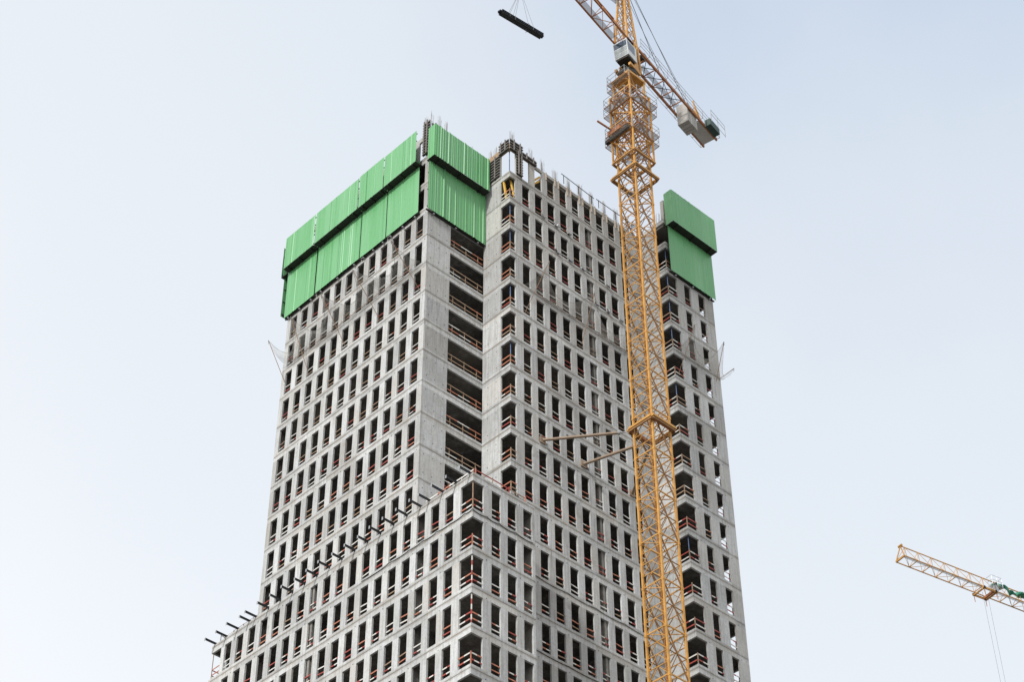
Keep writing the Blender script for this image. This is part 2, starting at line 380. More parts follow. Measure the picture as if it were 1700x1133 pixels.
# kerb that closes the wing's roof edge (last lift of the spandrel)
mb = MB()
mb.box((0, 0, -JD), (T, RB-.002, .04), 'conc'); mb.build('parapet', HR)
mb = MB(); mb.box((T+.002, 0, -JD), (XL, T, .04), 'conc'); mb.build('parapet', HR)
mb = MB(); mb.box((0, YE+.002, -JD), (T, YL, .04), 'conc'); mb.build('parapet', HR)
mb = MB(); mb.box((T+.002, YL-T, -JD), (12, YL, .04), 'conc'); mb.build('parapet', HR)
# inner cores and cross walls
def wall(a, b, name='core_wall'):
    m_ = MB(); m_.box(a, b, 'inner'); return m_.build(name, HR)
zb, zt_ = GZ, 13*H-1.0
wall((9.5, 9.5, zb), (21.5, 9.9, zt_)); wall((9.5, 18.6, zb), (21.5, 19, zt_)); wall((9.5, 9.92, zb), (9.9, 18.58, zt_)); wall((21.1, 9.92, zb), (21.5, 18.58, zt_))
for k in range(KB, 12):
    if k < 0:
        wall((T+.01, 6.36, k*H+.003), (5.0, 6.62, (k+1)*H-.345), 'cross_wall')
        wall((T+.01, 18.6, k*H+.003), (4.0, 18.85, (k+1)*H-.345), 'cross_wall')
    wall((16.62, Q+T+.01, k*H+.003), (16.88, Q+4.5, (k+1)*H-.345), 'cross_wall')
    if k >= 0: wall((2.2, RB+4.6, k*H+.003), (6.6, RB+4.9, (k+1)*H-.345), 'cross_wall')
# columns behind the open loggias
for k in range(0, 12):
    c_ = MB(); c_.box((4.5, RB+2.6, k*H+.003), (4.95, RB+3.05, (k+1)*H-.345), 'inner'); c_.build('column', HR)

# rebar starters above the piers
def rebar(x, y, z, dx, dy, h, n=8):
    m_ = MB()
    for i in range(n):
        px = x+rnd.uniform(-dx, dx); py = y+rnd.uniform(-dy, dy); hh = h*rnd.uniform(.75, 1.05)
        m_.tube((px, py, z-.3), (px+rnd.uniform(-.05, .05), py+rnd.uniform(-.05, .05), z+hh), .02, 'rebar', 4)
    for q in (.25, .6): m_.bar((x-dx, y, z+h*q*.5), (x+dx, y, z+h*q*.5), .012, .012, 'rebar')
    m_.build('rebar', HR)
ztop = 12*H+H-S+.36
for i, (a, b) in enumerate(winR2):
    if i >= 1: rebar(b+.36, Q+.18, ztop, .30, .12, rnd.uniform(1.6, 2.2), 16)
rebar(AX+.5, Q+.25, 13*H+1.0, .3, .2, 1.5, 10)
rebar(winR2[0][1]+.3, Q+.18, 13*H+.1, .25, .1, 1.6, 9)
for y in (4.2, 4.9, 5.6): rebar(AX+.18, y, 13*H+.1, .1, .25, 1.5, 9)
for x in (.25, 1.1, 2.0): rebar(x, RB+.2, 13*H+.9, .2, .1, 1.9, 7)
rebar(.2, RB+.9, 13*H+.6, .1, .25, 1.9, 9)
rebar(5.0, RB+.2, 13*H+.3, .2, .1, 1.3, 5)
for y in (9.5, 12.6, 14.2, 17.3, 20.4): rebar(.2, y, 13*H-.2, .1, .2, 1.1, 5)
rebar(EX+.3, RY+.8, 13*H+.2, .1, .3, 1.2, 5)

# ------------------------------------------------------------------ guard rails in the openings
def board_mesh(length, segs, zc, hgt=.15, th=.03, tilt=0.):
    m_ = MB(); x = -length/2
    tot = sum(s_[1] for s_ in segs)
    for cname, wgt in segs:
        dx = length*wgt/tot
        z_a = zc+tilt*x; z_b = zc+tilt*(x+dx)
        m_.hexa([(x, -th/2, z_a-hgt/2), (x+dx, -th/2, z_b-hgt/2), (x+dx, th/2, z_b-hgt/2), (x, th/2, z_a-hgt/2),
                 (x, -th/2, z_a+hgt/2), (x+dx, -th/2, z_b+hgt/2), (x+dx, th/2, z_b+hgt/2), (x, th/2, z_a+hgt/2)], cname)
        x += dx
    return m_
RAILW = WW-.02
PAT = {'r': [('red', 1)], 'o': [('orange', 1)], 'w': [('white', 1)], 't': [('wood', 1)],
       'rw': [('red', 1), ('white', 1.2)], 'wr': [('white', 1.1), ('red', 1)], 'ow': [('orange', 1), ('white', .8)], 'wo': [('white', 1), ('orange', 1)],
       'rwr': [('red', .5), ('white', 1), ('red', .6)]}
WORD = {'r': 'red', 'o': 'orange', 'w': 'white', 't': 'bare timber', 'rw': 'red and white', 'wr': 'white and red', 'ow': 'orange and white', 'wo': 'white and orange', 'rwr': 'red white red'}
_bm = {}
def bmesh_for(p, lvl, t_, hg=.1):
    key = (p, lvl, t_, hg)
    if key not in _bm:
        _bm[key] = board_mesh(RAILW, PAT[p], (.90, .40)[lvl], hg, .03, (0, .06, -.07)[t_]).mesh('board')
    return _bm[key]
pm = MB()
for sx in (-1, 1):
    pm.box((sx*RAILW*.40-.02, .02, .0), (sx*RAILW*.40+.02, .05, 1.0), 'dark')
    pm.box((sx*RAILW*.40-.05, -.10, -.04), (sx*RAILW*.40+.05, .10, .06), 'dark')
cm = MB(); cm.box((-.02, .02, .0), (.02, .05, 1.0), 'dark'); cm.box((-.05, -.08, -.04), (.05, .08, .05), 'dark'); clamp_me = cm.mesh('clamp')
rails = []   # (distance, org, rz, p_top, p_bottom, tilt, place)
def cdist(p): return (Vector((p[0], p[1], p[2]+ZO))-CAM).dot(fw)
def inframe(p):
    e = Vector((p[0], p[1], p[2]+ZO))-CAM; d_ = e.dot(fw)
    x = e.dot(r2)/d_*F_PX; y = e.dot(u2)/d_*F_PX
    return abs(x) < 870 and abs(y) < 600
low_pat = ['rw', 'wr', 'ow', 'wo', 'w', 'o', 'r', 'w', 'o', 't', 'rwr']
up_pat = ['t', 'w', 'w', 'r', 'w', 't', 't', 'wo', 'r']
def add_rails(axis, plane, wins, ks, place, pats, off=.11):
    for k in ks:
        for a, b in wins:
            c = (a+b)/2
            org = (plane+off, c, k*H+SILL) if axis == 'L' else (c, plane+off, k*H+SILL)
            if not inframe(org): continue
            if rnd.random() < .03: continue
            rails.append((cdist(org), org, -math.pi/2 if axis == 'L' else 0, rnd.choice(pats), rnd.choice(pats), rnd.choice([0, 0, 0, 1, 2]), place, k))
add_rails('L', 0, winL2, range(-8, 0), "wing left side", low_pat)
add_rails('L', 0, winL1, range(0, 4), "tower left side", up_pat+low_pat)
add_rails('L', 0, winL1, range(4, 10), "tower left side", up_pat)
add_rails('R', 0, winRB, range(-8, 0), "wing right side", low_pat)
add_rails('R', Q, winR2, range(-8, 3), "tower right side", low_pat)
add_rails('R', Q, winR2, range(3, 12), "tower right side", up_pat)
add_rails('R', Q, winR2[2:], range(12, 13), "tower right side", up_pat)
add_rails('R', RY, winR3, range(-8, 3), "bay behind crane", low_pat)
add_rails('R', RY, winR3, range(3, 11), "bay behind crane", up_pat)
NW = 'zero one two three four five six seven eight nine ten eleven twelve thirteen'.split()
def lvl_word(k): return ('just above wing roof' if k == 0 else '%s storeys above wing roof' % NW[k]) if k >= 0 else ('just below wing roof' if k == -1 else '%s storeys below wing roof' % NW[-k])
rails.sort(key=lambda r_: r_[0])
for (d_, org, rz, p1, p2, tl, place, k) in rails[:290]:
    o = link('guard_rail', None, None, org, '%s over %s rail, %s, %s' % (WORD[p1], WORD[p2], place, lvl_word(k)), 'guard rail', 'window guard rails, '+place, None, rz)
    for sx in (-1, 1):
        c = bpy.data.objects.new('clamp', clamp_me); col.objects.link(c); c.parent = o; c.location = (sx*RAILW*.40, 0, 0)
    for lvl, p in ((0, p1), (1, p2)):
        c = bpy.data.objects.new('board', bmesh_for(p, lvl, tl, .1 if k < 3 else .075)); col.objects.link(c); c.parent = o
rest = MB()
def add_xf(dst, src, org, rz):
    ca, sa = math.cos(rz), math.sin(rz); i = len(dst.v)
    dst.v += [(org[0]+x*ca-y*sa, org[1]+x*sa+y*ca, org[2]+z) for x, y, z in src.v]
    for f, mi in zip(src.f, src.mi): dst.f.append(tuple(i+j for j in f)); dst.mi.append(dst.slot(src.mats[mi]))
for (d_, org, rz, p1, p2, tl, place, k) in rails[290:]:
    add_xf(rest, pm, org, rz)
    for lvl, p in ((0, p1), (1, p2)): add_xf(rest, board_mesh(RAILW, PAT[p], (.90, .40)[lvl], .1 if k < 3 else .075, .03, (0, .06, -.07)[tl]), org, rz)
rest.build('guard_rails', None, None, 'small far guard rails in the upper tower windows', 'guard rail', None, 'stuff')

# corner openings: rails turning the corner on a post
def corner_rail(x, y, z, la, lb, pats, label, group, post='wood', full=False):
    e = empty('corner_guard_rail', (x, y, z), label, 'guard rail', group)
    i_ = .14
    m_ = MB(); zt_p = H-S-.004 if full else 1.2; npp = 6 if post == 'striped' else 1
    for q in range(npp): m_.box((x+i_-.035, y+i_-.035, z+zt_p*q/npp), (x+i_+.035, y+i_+.035, z+zt_p*(q+1)/npp), ('red', 'white')[q % 2] if post == 'striped' else post)
    m_.build('post', e)
    jit = rnd.uniform(-.06, .06)
    for zc in (.5, 1.02):
        for ax_ in (0, 1):
            p = PAT[rnd.choice(pats)]; ln = la if ax_ == 0 else lb
            bm_ = board_mesh(ln-i_-.05, p, zc+jit, .11, .03)
            if ax_ == 0: org = (x+i_-.06, y+i_+(ln-i_-.05)/2+.04, z); rz = math.pi/2
            else: org = (x+i_+(ln-i_-.05)/2+.04, y+i_-.06, z); rz = 0
            b_ = bm_.mesh('board'); link('board', b_, e, org, rz=rz)
NW = 'zero one two three four five six seven eight nine ten eleven twelve'.split()
def at_level(k): return 'at the wing roof' if k == 0 else ('%s storeys %s the wing roof' % (NW[abs(k)], 'above' if k > 0 else 'below') if abs(k) > 1 else 'one storey %s the wing roof' % ('above' if k > 0 else 'below'))
for k in range(-7, 0):
    corner_rail(0, 0, k*H+.003, 1.338, 1.095, ['rw', 'wr', 'ow', 'wo', 'rwr'], 'red and white corner rail of the wing, %s' % at_level(k), 'corner guard rails', {-1: 'wood', -3: 'striped', -4: 'striped'}.get(k, 'orange'), k in (-1, -3, -4))
for k in range(0, 12):
    corner_rail(AX, Q, k*H+.003, 1.18, .684, ['t', 'w', 'ow', 'r', 't', 'o'], 'timber corner rail in the inner tower corner, %s' % at_level(k), 'corner guard rails', 'wood')
for k in range(-7, 12):
    corner_rail(EX, RY, k*H+.003, 1.19, 1.26, ['t', 'w', 'wr', 'r', 't', 'wo'] if k > 2 else ['wr', 'rw', 'w', 'r'], 'corner rail of the bay behind the crane, %s' % at_level(k), 'corner guard rails', 'wood', k in (-6, -5))
corner = empty('corner_guard_rail', (0, YL, -H), "red corner guard rail at the wing's far left corner", 'guard rail', 'corner guard rails')
m_ = MB(); m_.box((.11, YL-.17, -H), (.16, YL-.12, -S-.005), 'wood'); m_.build('post', corner)
for zc in (.5, 1.02):
    m_ = MB(); m_.bar((.12, 30.56, -H+zc), (.12, YL-.2, -H+zc), .03, .09, 'orange'); m_.build('board', corner)
    m_ = MB(); m_.bar((.2, YL-.14, -H+zc), (1.45, YL-.14, -H+zc), .03, .09, 'orange'); m_.build('board', corner)
# steel props in the corner openings
def prop(x, y, k, label, color='blue'):
    e = empty('steel_prop', (x, y, k*H+.003), label, 'prop', 'steel props')
    m_ = MB(); m_.tube((x, y, k*H+.02), (x, y, k*H+1.9), .045, color, 8); m_.build('outer_tube', e)
    m_ = MB(); m_.tube((x, y, k*H+1.9), (x, y, (k+1)*H-.36), .036, color, 8); m_.build('inner_tube', e)
    for z in (k*H+.005, (k+1)*H-.36): 
        m_ = MB(); m_.box((x-.08, y-.08, z), (x+.08, y+.08, z+.012), 'steel'); m_.build('plate', e)
for k in (9, 10, 7, 5): prop(AX+.30, Q+.30, k, 'blue steel prop in the tower re-entrant corner %s' % at_level(k))
for k in (11, 10, 9, 8, 6, 1): prop(EX+.30, RY+.30, k, 'blue prop in the bay corner behind the crane, %s' % at_level(k))
prop(AX+.25, Q+.3, 12, 'blue steel prop standing in the unfinished top corner')
prop(5.2, RB+.5, 10, 'blue steel prop at the edge of the open loggia under the green screen')
# long rails across the open loggias
for k in range(0, 11):
    e = empty('loggia_guard_rail', (4.6, RB+.14, k*H+.003), 'long guard rail across the open loggia %s' % at_level(k), 'guard rail', 'loggia guard rails')
    x0, x1 = 2.68, AX-.03
    for zc in (.52, 1.05):
        sag = rnd.uniform(-.05, .05)
        segs = rnd.choice([[('wood', 1)], [('white', 1), ('wood', 2)], [('red', 1), ('white', 1), ('red', 1), ('white', 1), ('red', 1)], [('orange', 1), ('white', 1), ('orange', 1)], [('wood', 2), ('orange', 1)]])
        bm_ = board_mesh(x1-x0, segs, zc, .095, .03, sag*.3); link('board', bm_.mesh('board'), e, ((x0+x1)/2, RB+.1, k*H))
    for x in (3.2, 4.6, 6.0):
        m_ = MB(); m_.box((x-.03, RB+.13, k*H+.003), (x+.03, RB+.18, k*H+1.2), 'wood'); m_.build('post', e)
# rails on the wing roof
def line_rail(name, a, b, z, label, mats, hts=(.5, 1.05), step=1.5, bw=.12):
    a = Vector(a); b = Vector(b); e = empty(name, (*((a+b)/2), z), label, 'guard rail', 'roof guard rails')
    ln = (b-a).length; n_ = max(1, round(ln/step)); nrm = (b-a).normalized().orthogonal()*.045
    for i in range(n_+1):
        p = a.lerp(b, i/n_); m_ = MB(); m_.box((p.x-.03, p.y-.03, z), (p.x+.03, p.y+.03, z+hts[-1]+.12), mats[i % len(mats)]); m_.build('post', e)
    for zc in hts:
        for i in range(n_):
            p, q = a.lerp(b, i/n_), a.lerp(b, (i+1)/n_)
            m_ = MB(); m_.bar((p.x+nrm.x, p.y+nrm.y, z+zc+rnd.uniform(-.03, .03)), (q.x+nrm.x, q.y+nrm.y, z+zc+rnd.uniform(-.03, .03)), .03, bw, rnd.choice(mats)); m_.build('board', e)
line_rail('roof_guard_rail', (.75, .75), (.75, RB-.2), .004, "red and white guard rail along the wing roof's left edge", ['red', 'white', 'orange'])
line_rail('roof_guard_rail', (.85, .65), (XL-.3, .65), .004, "brown guard rail along the wing roof's right edge", ['orange', 'wood', 'red'], hts=(.35, .7, 1.1), bw=.1)
line_rail('roof_guard_rail', (.8, YE+.4), (.8, YL-.4), .004, "thin guard rail on the wing roof beyond the tower", ['rebar', 'white', 'orange'], bw=.05)
line_rail('roof_guard_rail', (.4, YL-.5), (6, YL-.5), .004, "thin guard rail across the wing roof's far end", ['rebar', 'white', 'orange'], bw=.05)
# loose timber heap on the wing roof
e = empty('timber_heap', (5.6, .8, .004), 'heap of loose brown timber on the wing roof by the tower', 'timber')
for i in range(16):
    m_ = MB(); a = rnd.uniform(0, math.pi); x = 5.4+rnd.uniform(-.5, .5); y = .9+rnd.uniform(-.3, .3); z = .05+i*.045
    dx, dy = math.cos(a)*.55, math.sin(a)*.4
    m_.bar((x-dx, y-dy, z), (x+dx, y+dy, z+rnd.uniform(0, .4)), .09, .04, rnd.choice(['wood', 'rebar', 'wood'])); m_.build('plank', e)

# ------------------------------------------------------------------ outrigger beams along the wing roof edge
ys = [.31, 1.83, 3.36, 4.86]+[5.85+i*1.544 for i in range(13)]+[26.07, 26.93, 28.46, 30.01, 31.51]
for i, y in enumerate(ys):
    e = empty('outrigger_beam', (0, y, .045), 'short black steel beam jutting from the edge of the wing roof', 'steel beam', 'outrigger beams on the wing roof edge')
    x0, x1, z0, hh, ww = -1.03+rnd.uniform(-.12, .06), (.2 if not RB < y < YE else -.003), .047, .15, .10
    m_ = MB(); m_.box((x0, y-ww/2, z0), (x1, y+ww/2, z0+.02), 'beam'); m_.build('flange', e)
    m_ = MB(); m_.box((x0, y-ww/2, z0+hh), (x1, y+ww/2, z0+hh+.02), 'beam'); m_.build('flange', e)
    m_ = MB(); m_.box((x0, y-.012, z0+.022), (x1, y+.012, z0+hh-.002), 'beam'); m_.build('web', e)
    m_ = MB(); m_.box((x0-.012, y-ww/2-.03, z0-.10), (x0, y+ww/2+.03, z0+hh+.03), 'steel'); m_.build('end_plate', e)
    if RB < y < YE:
        m_ = MB(); m_.box((-.02, y-.08, z0-.08), (-.004, y+.08, z0+hh+.05), 'beam'); m_.build('wall_plate', e)

# ------------------------------------------------------------------ green climbing screens
def corrugated(length, z0, z1, pitch=.27, dep=.05):
    """sheet in local X, ribs outward along -Y"""
    m_ = MB(); pts = []; x = 0
    while x < length-1e-6:
        dp = dep*rnd.choice([.15, .3, .3, .5, .6, 1, 1.9]); j = rnd.uniform(-.06, .06)
        for fx, y in ((0, rnd.uniform(-.008, .008)), (.40+j, rnd.uniform(-.008, .008)), (.54+j, -dp), (.86, -dp*rnd.uniform(.85, 1.1))):
            xx = x+fx*pitch
            if xx <= length: pts.append((xx, y))
        x += pitch*rnd.choice([.75, 1, 1, 1.5])
    pts.append((length, 0))
    rag = [rnd.uniform(-.015, .015) for _ in pts]; rag2 = [rnd.uniform(-.02, .02) for _ in pts]
    for i in range(len(pts)-1):
        (xa, ya), (xb, yb) = pts[i], pts[i+1]
        m_.quad([(xa, ya, z0+rag[i]), (xb, yb, z0+rag[i+1]), (xb, yb, z1+rag2[i+1]), (xa, ya, z1+rag2[i])], 'green')
    return m_
def screen(org, length, hgt, rz, label, deck=0., group='green climbing screens', dep=.014):
    """org: lower left (seen from outside) corner; rz turns local X; outside is local -Y"""
    e = link('safety_screen', None, None, org, label, 'screen', group, None, rz)
    tl = rnd.uniform(-.006, .006)
    def part(name, mb_): o = bpy.data.objects.new(name, mb_.mesh(name)); col.objects.link(o); o.parent = e; return o
    s_ = part('sheet', corrugated(length, 0, hgt, .27, dep)); s_.rotation_euler = (tl, 0, 0)
    for z in (.25, hgt*.36, hgt*.68, hgt-.3):
        b_ = MB(); b_.box((.02, .06, z-.05), (length-.02, .12, z+.05), 'dark'); part('rail', b_)
    for fx in (.12, .5, .88):
        b_ = MB(); b_.box((length*fx-.06, .125, -.12 if not deck else .0), (length*fx+.06, .25, hgt-.1), 'dark'); part('post', b_)
    if deck:
        b_ = MB(); b_.box((.0, .0, -.04), (length, deck, .0), 'dark'); part('deck', b_)
        for fx in (.12, .5, .88):
            b_ = MB(); b_.box((length*fx-.05, .05, -.14), (length*fx+.05, deck-.02, -.045), 'dark'); part('bracket', b_)
    elif length > 2:
        b_ = MB(); b_.box((.03, .13, -.05), (length-.03, .30, -.01), 'dark'); part('skirt', b_)
        for fx in (.12, .5, .88):
            b_ = MB(); b_.box((length*fx-.07, .05, -.22), (length*fx+.07, .27, -.12), 'steel'); part('clamp', b_)
    return e
zl0, zl1, zu0, zu1 = 32.75, 39.3, 38.55, 42.6
xl, xu = -.32, -1.02
def Lscreen(y0, y1, z0, z1, x, label, deck=0.):
    # seen from outside the left end has the larger y: local X runs towards -y
    return screen((x, y1, z0), y1-y0, z1-z0, -math.pi/2, label, deck)
cuts = [(7.24, 11.53), (11.65, 15.14), (15.27, 21.49), (21.63, 26.02)]
where = ['next to the tower corner', 'second from the tower corner', 'the widest of its tier', 'at the far end of the tier']
for (a, b), wh in zip(cuts, where):
    Lscreen(a+rnd.uniform(-.02, .02), b, zl0+rnd.uniform(-.05, .05), zl1, xl, "green lower screen on the tower's left side, "+wh)
for (a, b), wh in zip([(7.04, 11.43), (11.53, 14.96), (15.10, 21.30), (21.46, 25.9)], where):
    Lscreen(a, b, zu0+rnd.uniform(-.03, .03), zu1+rnd.uniform(-.05, .05), xu, "green upper screen on the tower's left side, "+wh, .98)
# end face of the tower (its edge just shows past the far corner)
screen((4.5, YE+.95, 33.6), 4.7, 5.0, math.pi, "green lower screen on the tower's far end")
screen((4.2, YE+1.2, 38.6), 4.6, 4.0, math.pi, "green upper screen on the tower's far end", .9)
# screens over the loggia side, upper tier turning the corner
screen((-.36, RB-.32, 32.3), 6.84, 6.6, 0, 'green lower screen hanging over the open loggias', dep=.055)
screen((-.43, RB-1.08, 38.4), 6.68, 4.1, 0, 'green upper screen above the open loggias', 1.0, dep=.055)
screen((-.43, RB-.2, 38.4), .88, 4.1, -math.pi/2, 'narrow green end screen turning the tower corner', 0.)
# screens on the bay behind the crane
screen((23.56, RY-.32, 35.9), 6.14, 6.6, 0, 'green lower screen on the bay behind the crane')
screen((23.55, RY-1.08, 41.8), 6.15, 4.25, 0, 'green upper screen on the bay behind the crane', 1.0)
screen((23.55, RY-.12, 41.8), .96, 4.25, -math.pi/2, 'narrow green end screen on the bay behind the crane', 0.)
# small uprights carrying the bay's top storey behind the screen
for (x, y) in ((EX+.9, RY+.6), (XE-.9, RY+.6)):
    c_ = MB(); c_.box((x-.25, y-.2, 13*H-.6), (x+.25, y+.2, 14*H-.2), 'conc'); c_.build('column', HR)

# ------------------------------------------------------------------ column formwork on the unfinished top storey
def formwork(a, b, axis, z0, z1, label, out=-.12):
    """ribbed steel form panel from a to b along the axis"""
    e = empty('formwork_panel', (*(((a[0]+b[0])/2, (a[1]+b[1])/2)), z0), label, 'formwork', 'wall formwork on the top storey')
    m_ = MB()
    if axis == 'L': m_.box((a[0], a[1], z0), (a[0]+.03, b[1], z1), 'dark')
    else: m_.box((a[0], a[1], z0), (b[0], a[1]+.03, z1), 'dark')
    m_.build('plate', e)
    z = z0+.12
    while z < z1-.05:
        m_ = MB()
        if axis == 'L': m_.box((a[0]+out, a[1]-.06, z), (a[0]-.003, b[1]+.06, z+.085), 'formrib')
        else: m_.box((a[0]-.06, a[1]+out, z), (b[0]+.06, a[1]-.003, z+.085), 'formrib')
        m_.build('rib', e); z += .36
    n_ = 2
    for i in range(n_):
        f = (i+.5)/n_; m_ = MB()
        if axis == 'L': y = a[1]+(b[1]-a[1])*f; m_.box((a[0]+out-.10, y-.05, z0), (a[0]+out-.002, y+.05, z1), 'formrib')
        else: x = a[0]+(b[0]-a[0])*f; m_.box((x-.05, a[1]+out-.10, z0), (x+.05, a[1]+out-.002, z1), 'formrib')
        m_.build('waler', e)
z12 = 12*H
formwork((AX-.08, 4.15), (AX-.08, RB-.35), 'L', z12+.1, z12+3.0, 'black ribbed formwork panel on the re-entrant wall of the top storey')
formwork((7.30, Q-.08), (8.0, Q-.08), 'R', z12+.05, z12+3.1, 'black ribbed formwork panel on the pier beside the open top corner')
formwork((AX-.1, Q+.02), (AX-.1, 4.1), 'L', z12+2.75, z12+4.15, 'black ribbed formwork beam above the open top corner, left face')
formwork((AX-.05, Q-.1), (8.0, Q-.1), 'R', z12+2.75, z12+4.15, 'black ribbed formwork beam above the open top corner, right face')
formwork((8.05, Q-.08), (9.75, Q-.08), 'R', z12+2.75, z12+3.55, 'black ribbed formwork lintel over the first top window')
formwork((-.1, RB+.05), (-.1, RB+.85), 'L', z12+.2, z12+4.6, 'black ribbed formwork panel on the tower corner between the screens')
formwork((.05, RB-.08), (1.2, RB-.08), 'R', z12+.5, z12+4.2, 'black ribbed formwork panel behind the loggia screen at the corner')
wl = MB(); wl.box((AX-.045, 4.12, z12-JD), (AX+T, RB, z12+2.9), 'conc'); wl.build('wall_panel', HR)
wl = MB(); wl.box((7.33, Q-.045, z12-JD), (8.06, Q+T, z12+3.0), 'conc'); wl.build('wall_panel', HR)
wl = MB(); wl.box((AX-.06, Q-.06, z12+2.9), (AX+T, RB-.35, z12+3.6), 'ply'); wl.build('beam_form', HR)
wl = MB(); wl.box((AX+T+.002, Q-.06, z12+2.9), (9.9, Q+T, z12+3.4), 'ply'); wl.build('beam_form', HR)
wl = MB(); wl.box((AX, Q, z12-JD), (AX+T, 4.12-.003, z12+.04), 'conc'); wl.build('parapet', HR)
wl = MB(); wl.box((AX+T+.002, Q, z12-JD), (winR2[0][1]-.002, Q+T, z12+.04), 'conc'); wl.build('parapet', HR)
# the storey below, too: raking yellow shores in the corner opening
for i, (p, q, wh) in enumerate([((AX+.35, Q+.75, 11*H+.02), (AX+.12, Q+.95, 12*H-.4), 'left'), ((AX+.95, Q+.25, 11*H+.02), (AX+.55, Q+.5, 12*H-.4), 'right'), ((9.7, Q+.45, z12+1.15), (10.6, Q+.30, z12+2.3), 'upper'), ((9.7, Q+.5, z12+.75), (10.6, Q+.36, z12+1.75), 'lower')]):
    m_ = MB(); m_.bar(p, q, .16, .16, 'ywood')
    m_.build('timber_shore', None, None, ['yellow raking shore in the corner opening below the top, left of two', 'yellow raking shore in the corner opening below the top, right of two', 'upper yellow timber in the open top window', 'lower yellow timber in the open top window'][i], 'timber', 'yellow shores')
# edge timbers and kicker strips hanging over the top lintel
for i, (a, b) in enumerate(winR2[2:]):
    for x in (a-.12, b+.1):
        m_ = MB(); m_.box((x-.06, Q-.06, z12+2.0+rnd.uniform(-.1, .1)), (x+.06, Q-.004, z12+3.05), 'palewood')
        m_.build('edge_board', None, None, 'pale upright board fixed to the top lintel between the windows', 'board', 'upright boards on the top lintel')
m_ = MB(); m_.bar((12.9, Q-.25, z12+4.05), (17.2, Q-.25, z12+3.75), .05, .05, 'dark'); m_.bar((17.5, Q-.25, z12+3.9), (22.6, Q-.25, z12+3.9), .05, .05, 'dark')
for x in (13.2, 15.1, 16.9, 17.8, 20.0, 22.3): m_.bar((x, Q-.25, z12+2.9), (x, Q-.25, z12+3.95), .05, .05, 'dark')
m_.build('edge_rail', None, None, "long dark hand rail along the top edge of the tower's right side", 'hand rail')

# ------------------------------------------------------------------ catch nets on raking poles
def catch_net(poles, wall_fn, label, zwall, ends=0.6):
    """poles: list of (foot, tip); wall_fn(s) -> point on the wall for s along; net from the wall to the rope between the tips"""
    f0 = poles[0][0]
    e = empty('catch_net', f0, label, 'safety net', 'catch nets round the tower')
    for f, tp in poles:
        m_ = MB(); f = Vector(f); tp = Vector(tp); m_.tube(f, tp, .03, 'polewood', 6); m_.tube(tp, tp+(tp-f).normalized().cross(Vector((0, 0, 1))).normalized()*.0+Vector((0, 0, -.35))+(f-tp).normalized()*.1, .02, 'rope', 5); m_.build('pole', e)
    nx, ny = 10, 6
    tips = [Vector(p[1]) for p in poles]; walls = [wall_fn(Vector(p[0]), zwall) for p in poles]
    m_ = MB(); ed = MB()
    for a in range(len(poles)-1):
        grid = []
        for i in range(nx+1):
            s_ = i/nx; sag = 4*s_*(1-s_)
            o = tips[a].lerp(tips[a+1], s_); wl_ = walls[a].lerp(walls[a+1], s_)
            o = o.lerp(wl_, .62*sag); o.z -= .75*sag+rnd.uniform(0, .12)
            row = []
            for j in range(ny+1):
                r_ = j/ny; p = wl_.lerp(o, r_); p.z -= .45*4*r_*(1-r_)+rnd.uniform(-.05, .05); row.append(p)
            grid.append(row)
        for i in range(nx):
            for j in range(ny): m_.quad([grid[i][j], grid[i+1][j], grid[i+1][j+1], grid[i][j+1]], 'net')
            ed.tube(grid[i][ny], grid[i+1][ny], .012, 'rope', 4)
    m_.build('net', e); ed.build('edge_rope', e)
Lp = [((-.02, 7.0, 23.4), (-3.35, 7.0, 27.0)), ((-.02, 12.2, 23.6), (-3.2, 12.2, 27.3)), ((-.02, 16.8, 23.6), (-2.95, 16.8, 27.7)), ((-.02, 22.0, 24.1), (-2.35, 22.0, 29.0)), ((-.02, 25.3, 24.7), (-1.95, 25.7, 28.8))]
catch_net(Lp, lambda f, z: Vector((-.02, f.y, z)), "pale net on raking brown poles across the tower's left side", 26.75)
Rp = [((8.28, Q-.02, 23.3), (8.28, -.17, 27.2)), ((15.05, Q-.02, 23.8), (15.05, 1.09, 28.75)), ((21.0, Q-.02, 23.8), (21.0, 1.0, 28.3))]
catch_net(Rp, lambda f, z: Vector((f.x, Q-.02, z)), "pale net on raking brown poles across the tower's right side", 26.6)
Bp = [((23.75, RY-.02, 23.4), (23.75, -2.79, 27.8)), ((28.95, RY-.02, 25.7), (28.95, -1.75, 29.6)), ((XE+.02, -.3, 26.4), (XE+1.9, -.6, 28.6))]
catch_net(Bp, lambda f, z: Vector((f.x, min(f.y, RY-.02), z)), "pale net on raking brown poles across the bay behind the crane", 26.4)
# thin folded net bundles lying along the ledge below the nets
for (a, b, lab) in (((-.12, 8.0, 26.55), (-.12, 24.6, 26.55), "left side"), ((9.6, Q-.12, 26.3), (21.8, Q-.12, 26.3), "right side")):
    a = Vector(a); b = Vector(b); pts = []
    for i in range(60):
        p = a.lerp(b, i/59); p.z += rnd.uniform(-.06, .06); p += Vector((rnd.uniform(-.03, .03),)*2+(0,)); pts.append(p)
    m_ = MB(); m_.poly(pts, .03, 'polewood', 5); m_.build('folded_net', None, None, "folded dirty net edge bundled along the tower's "+lab, 'net bundle', 'folded net edges')

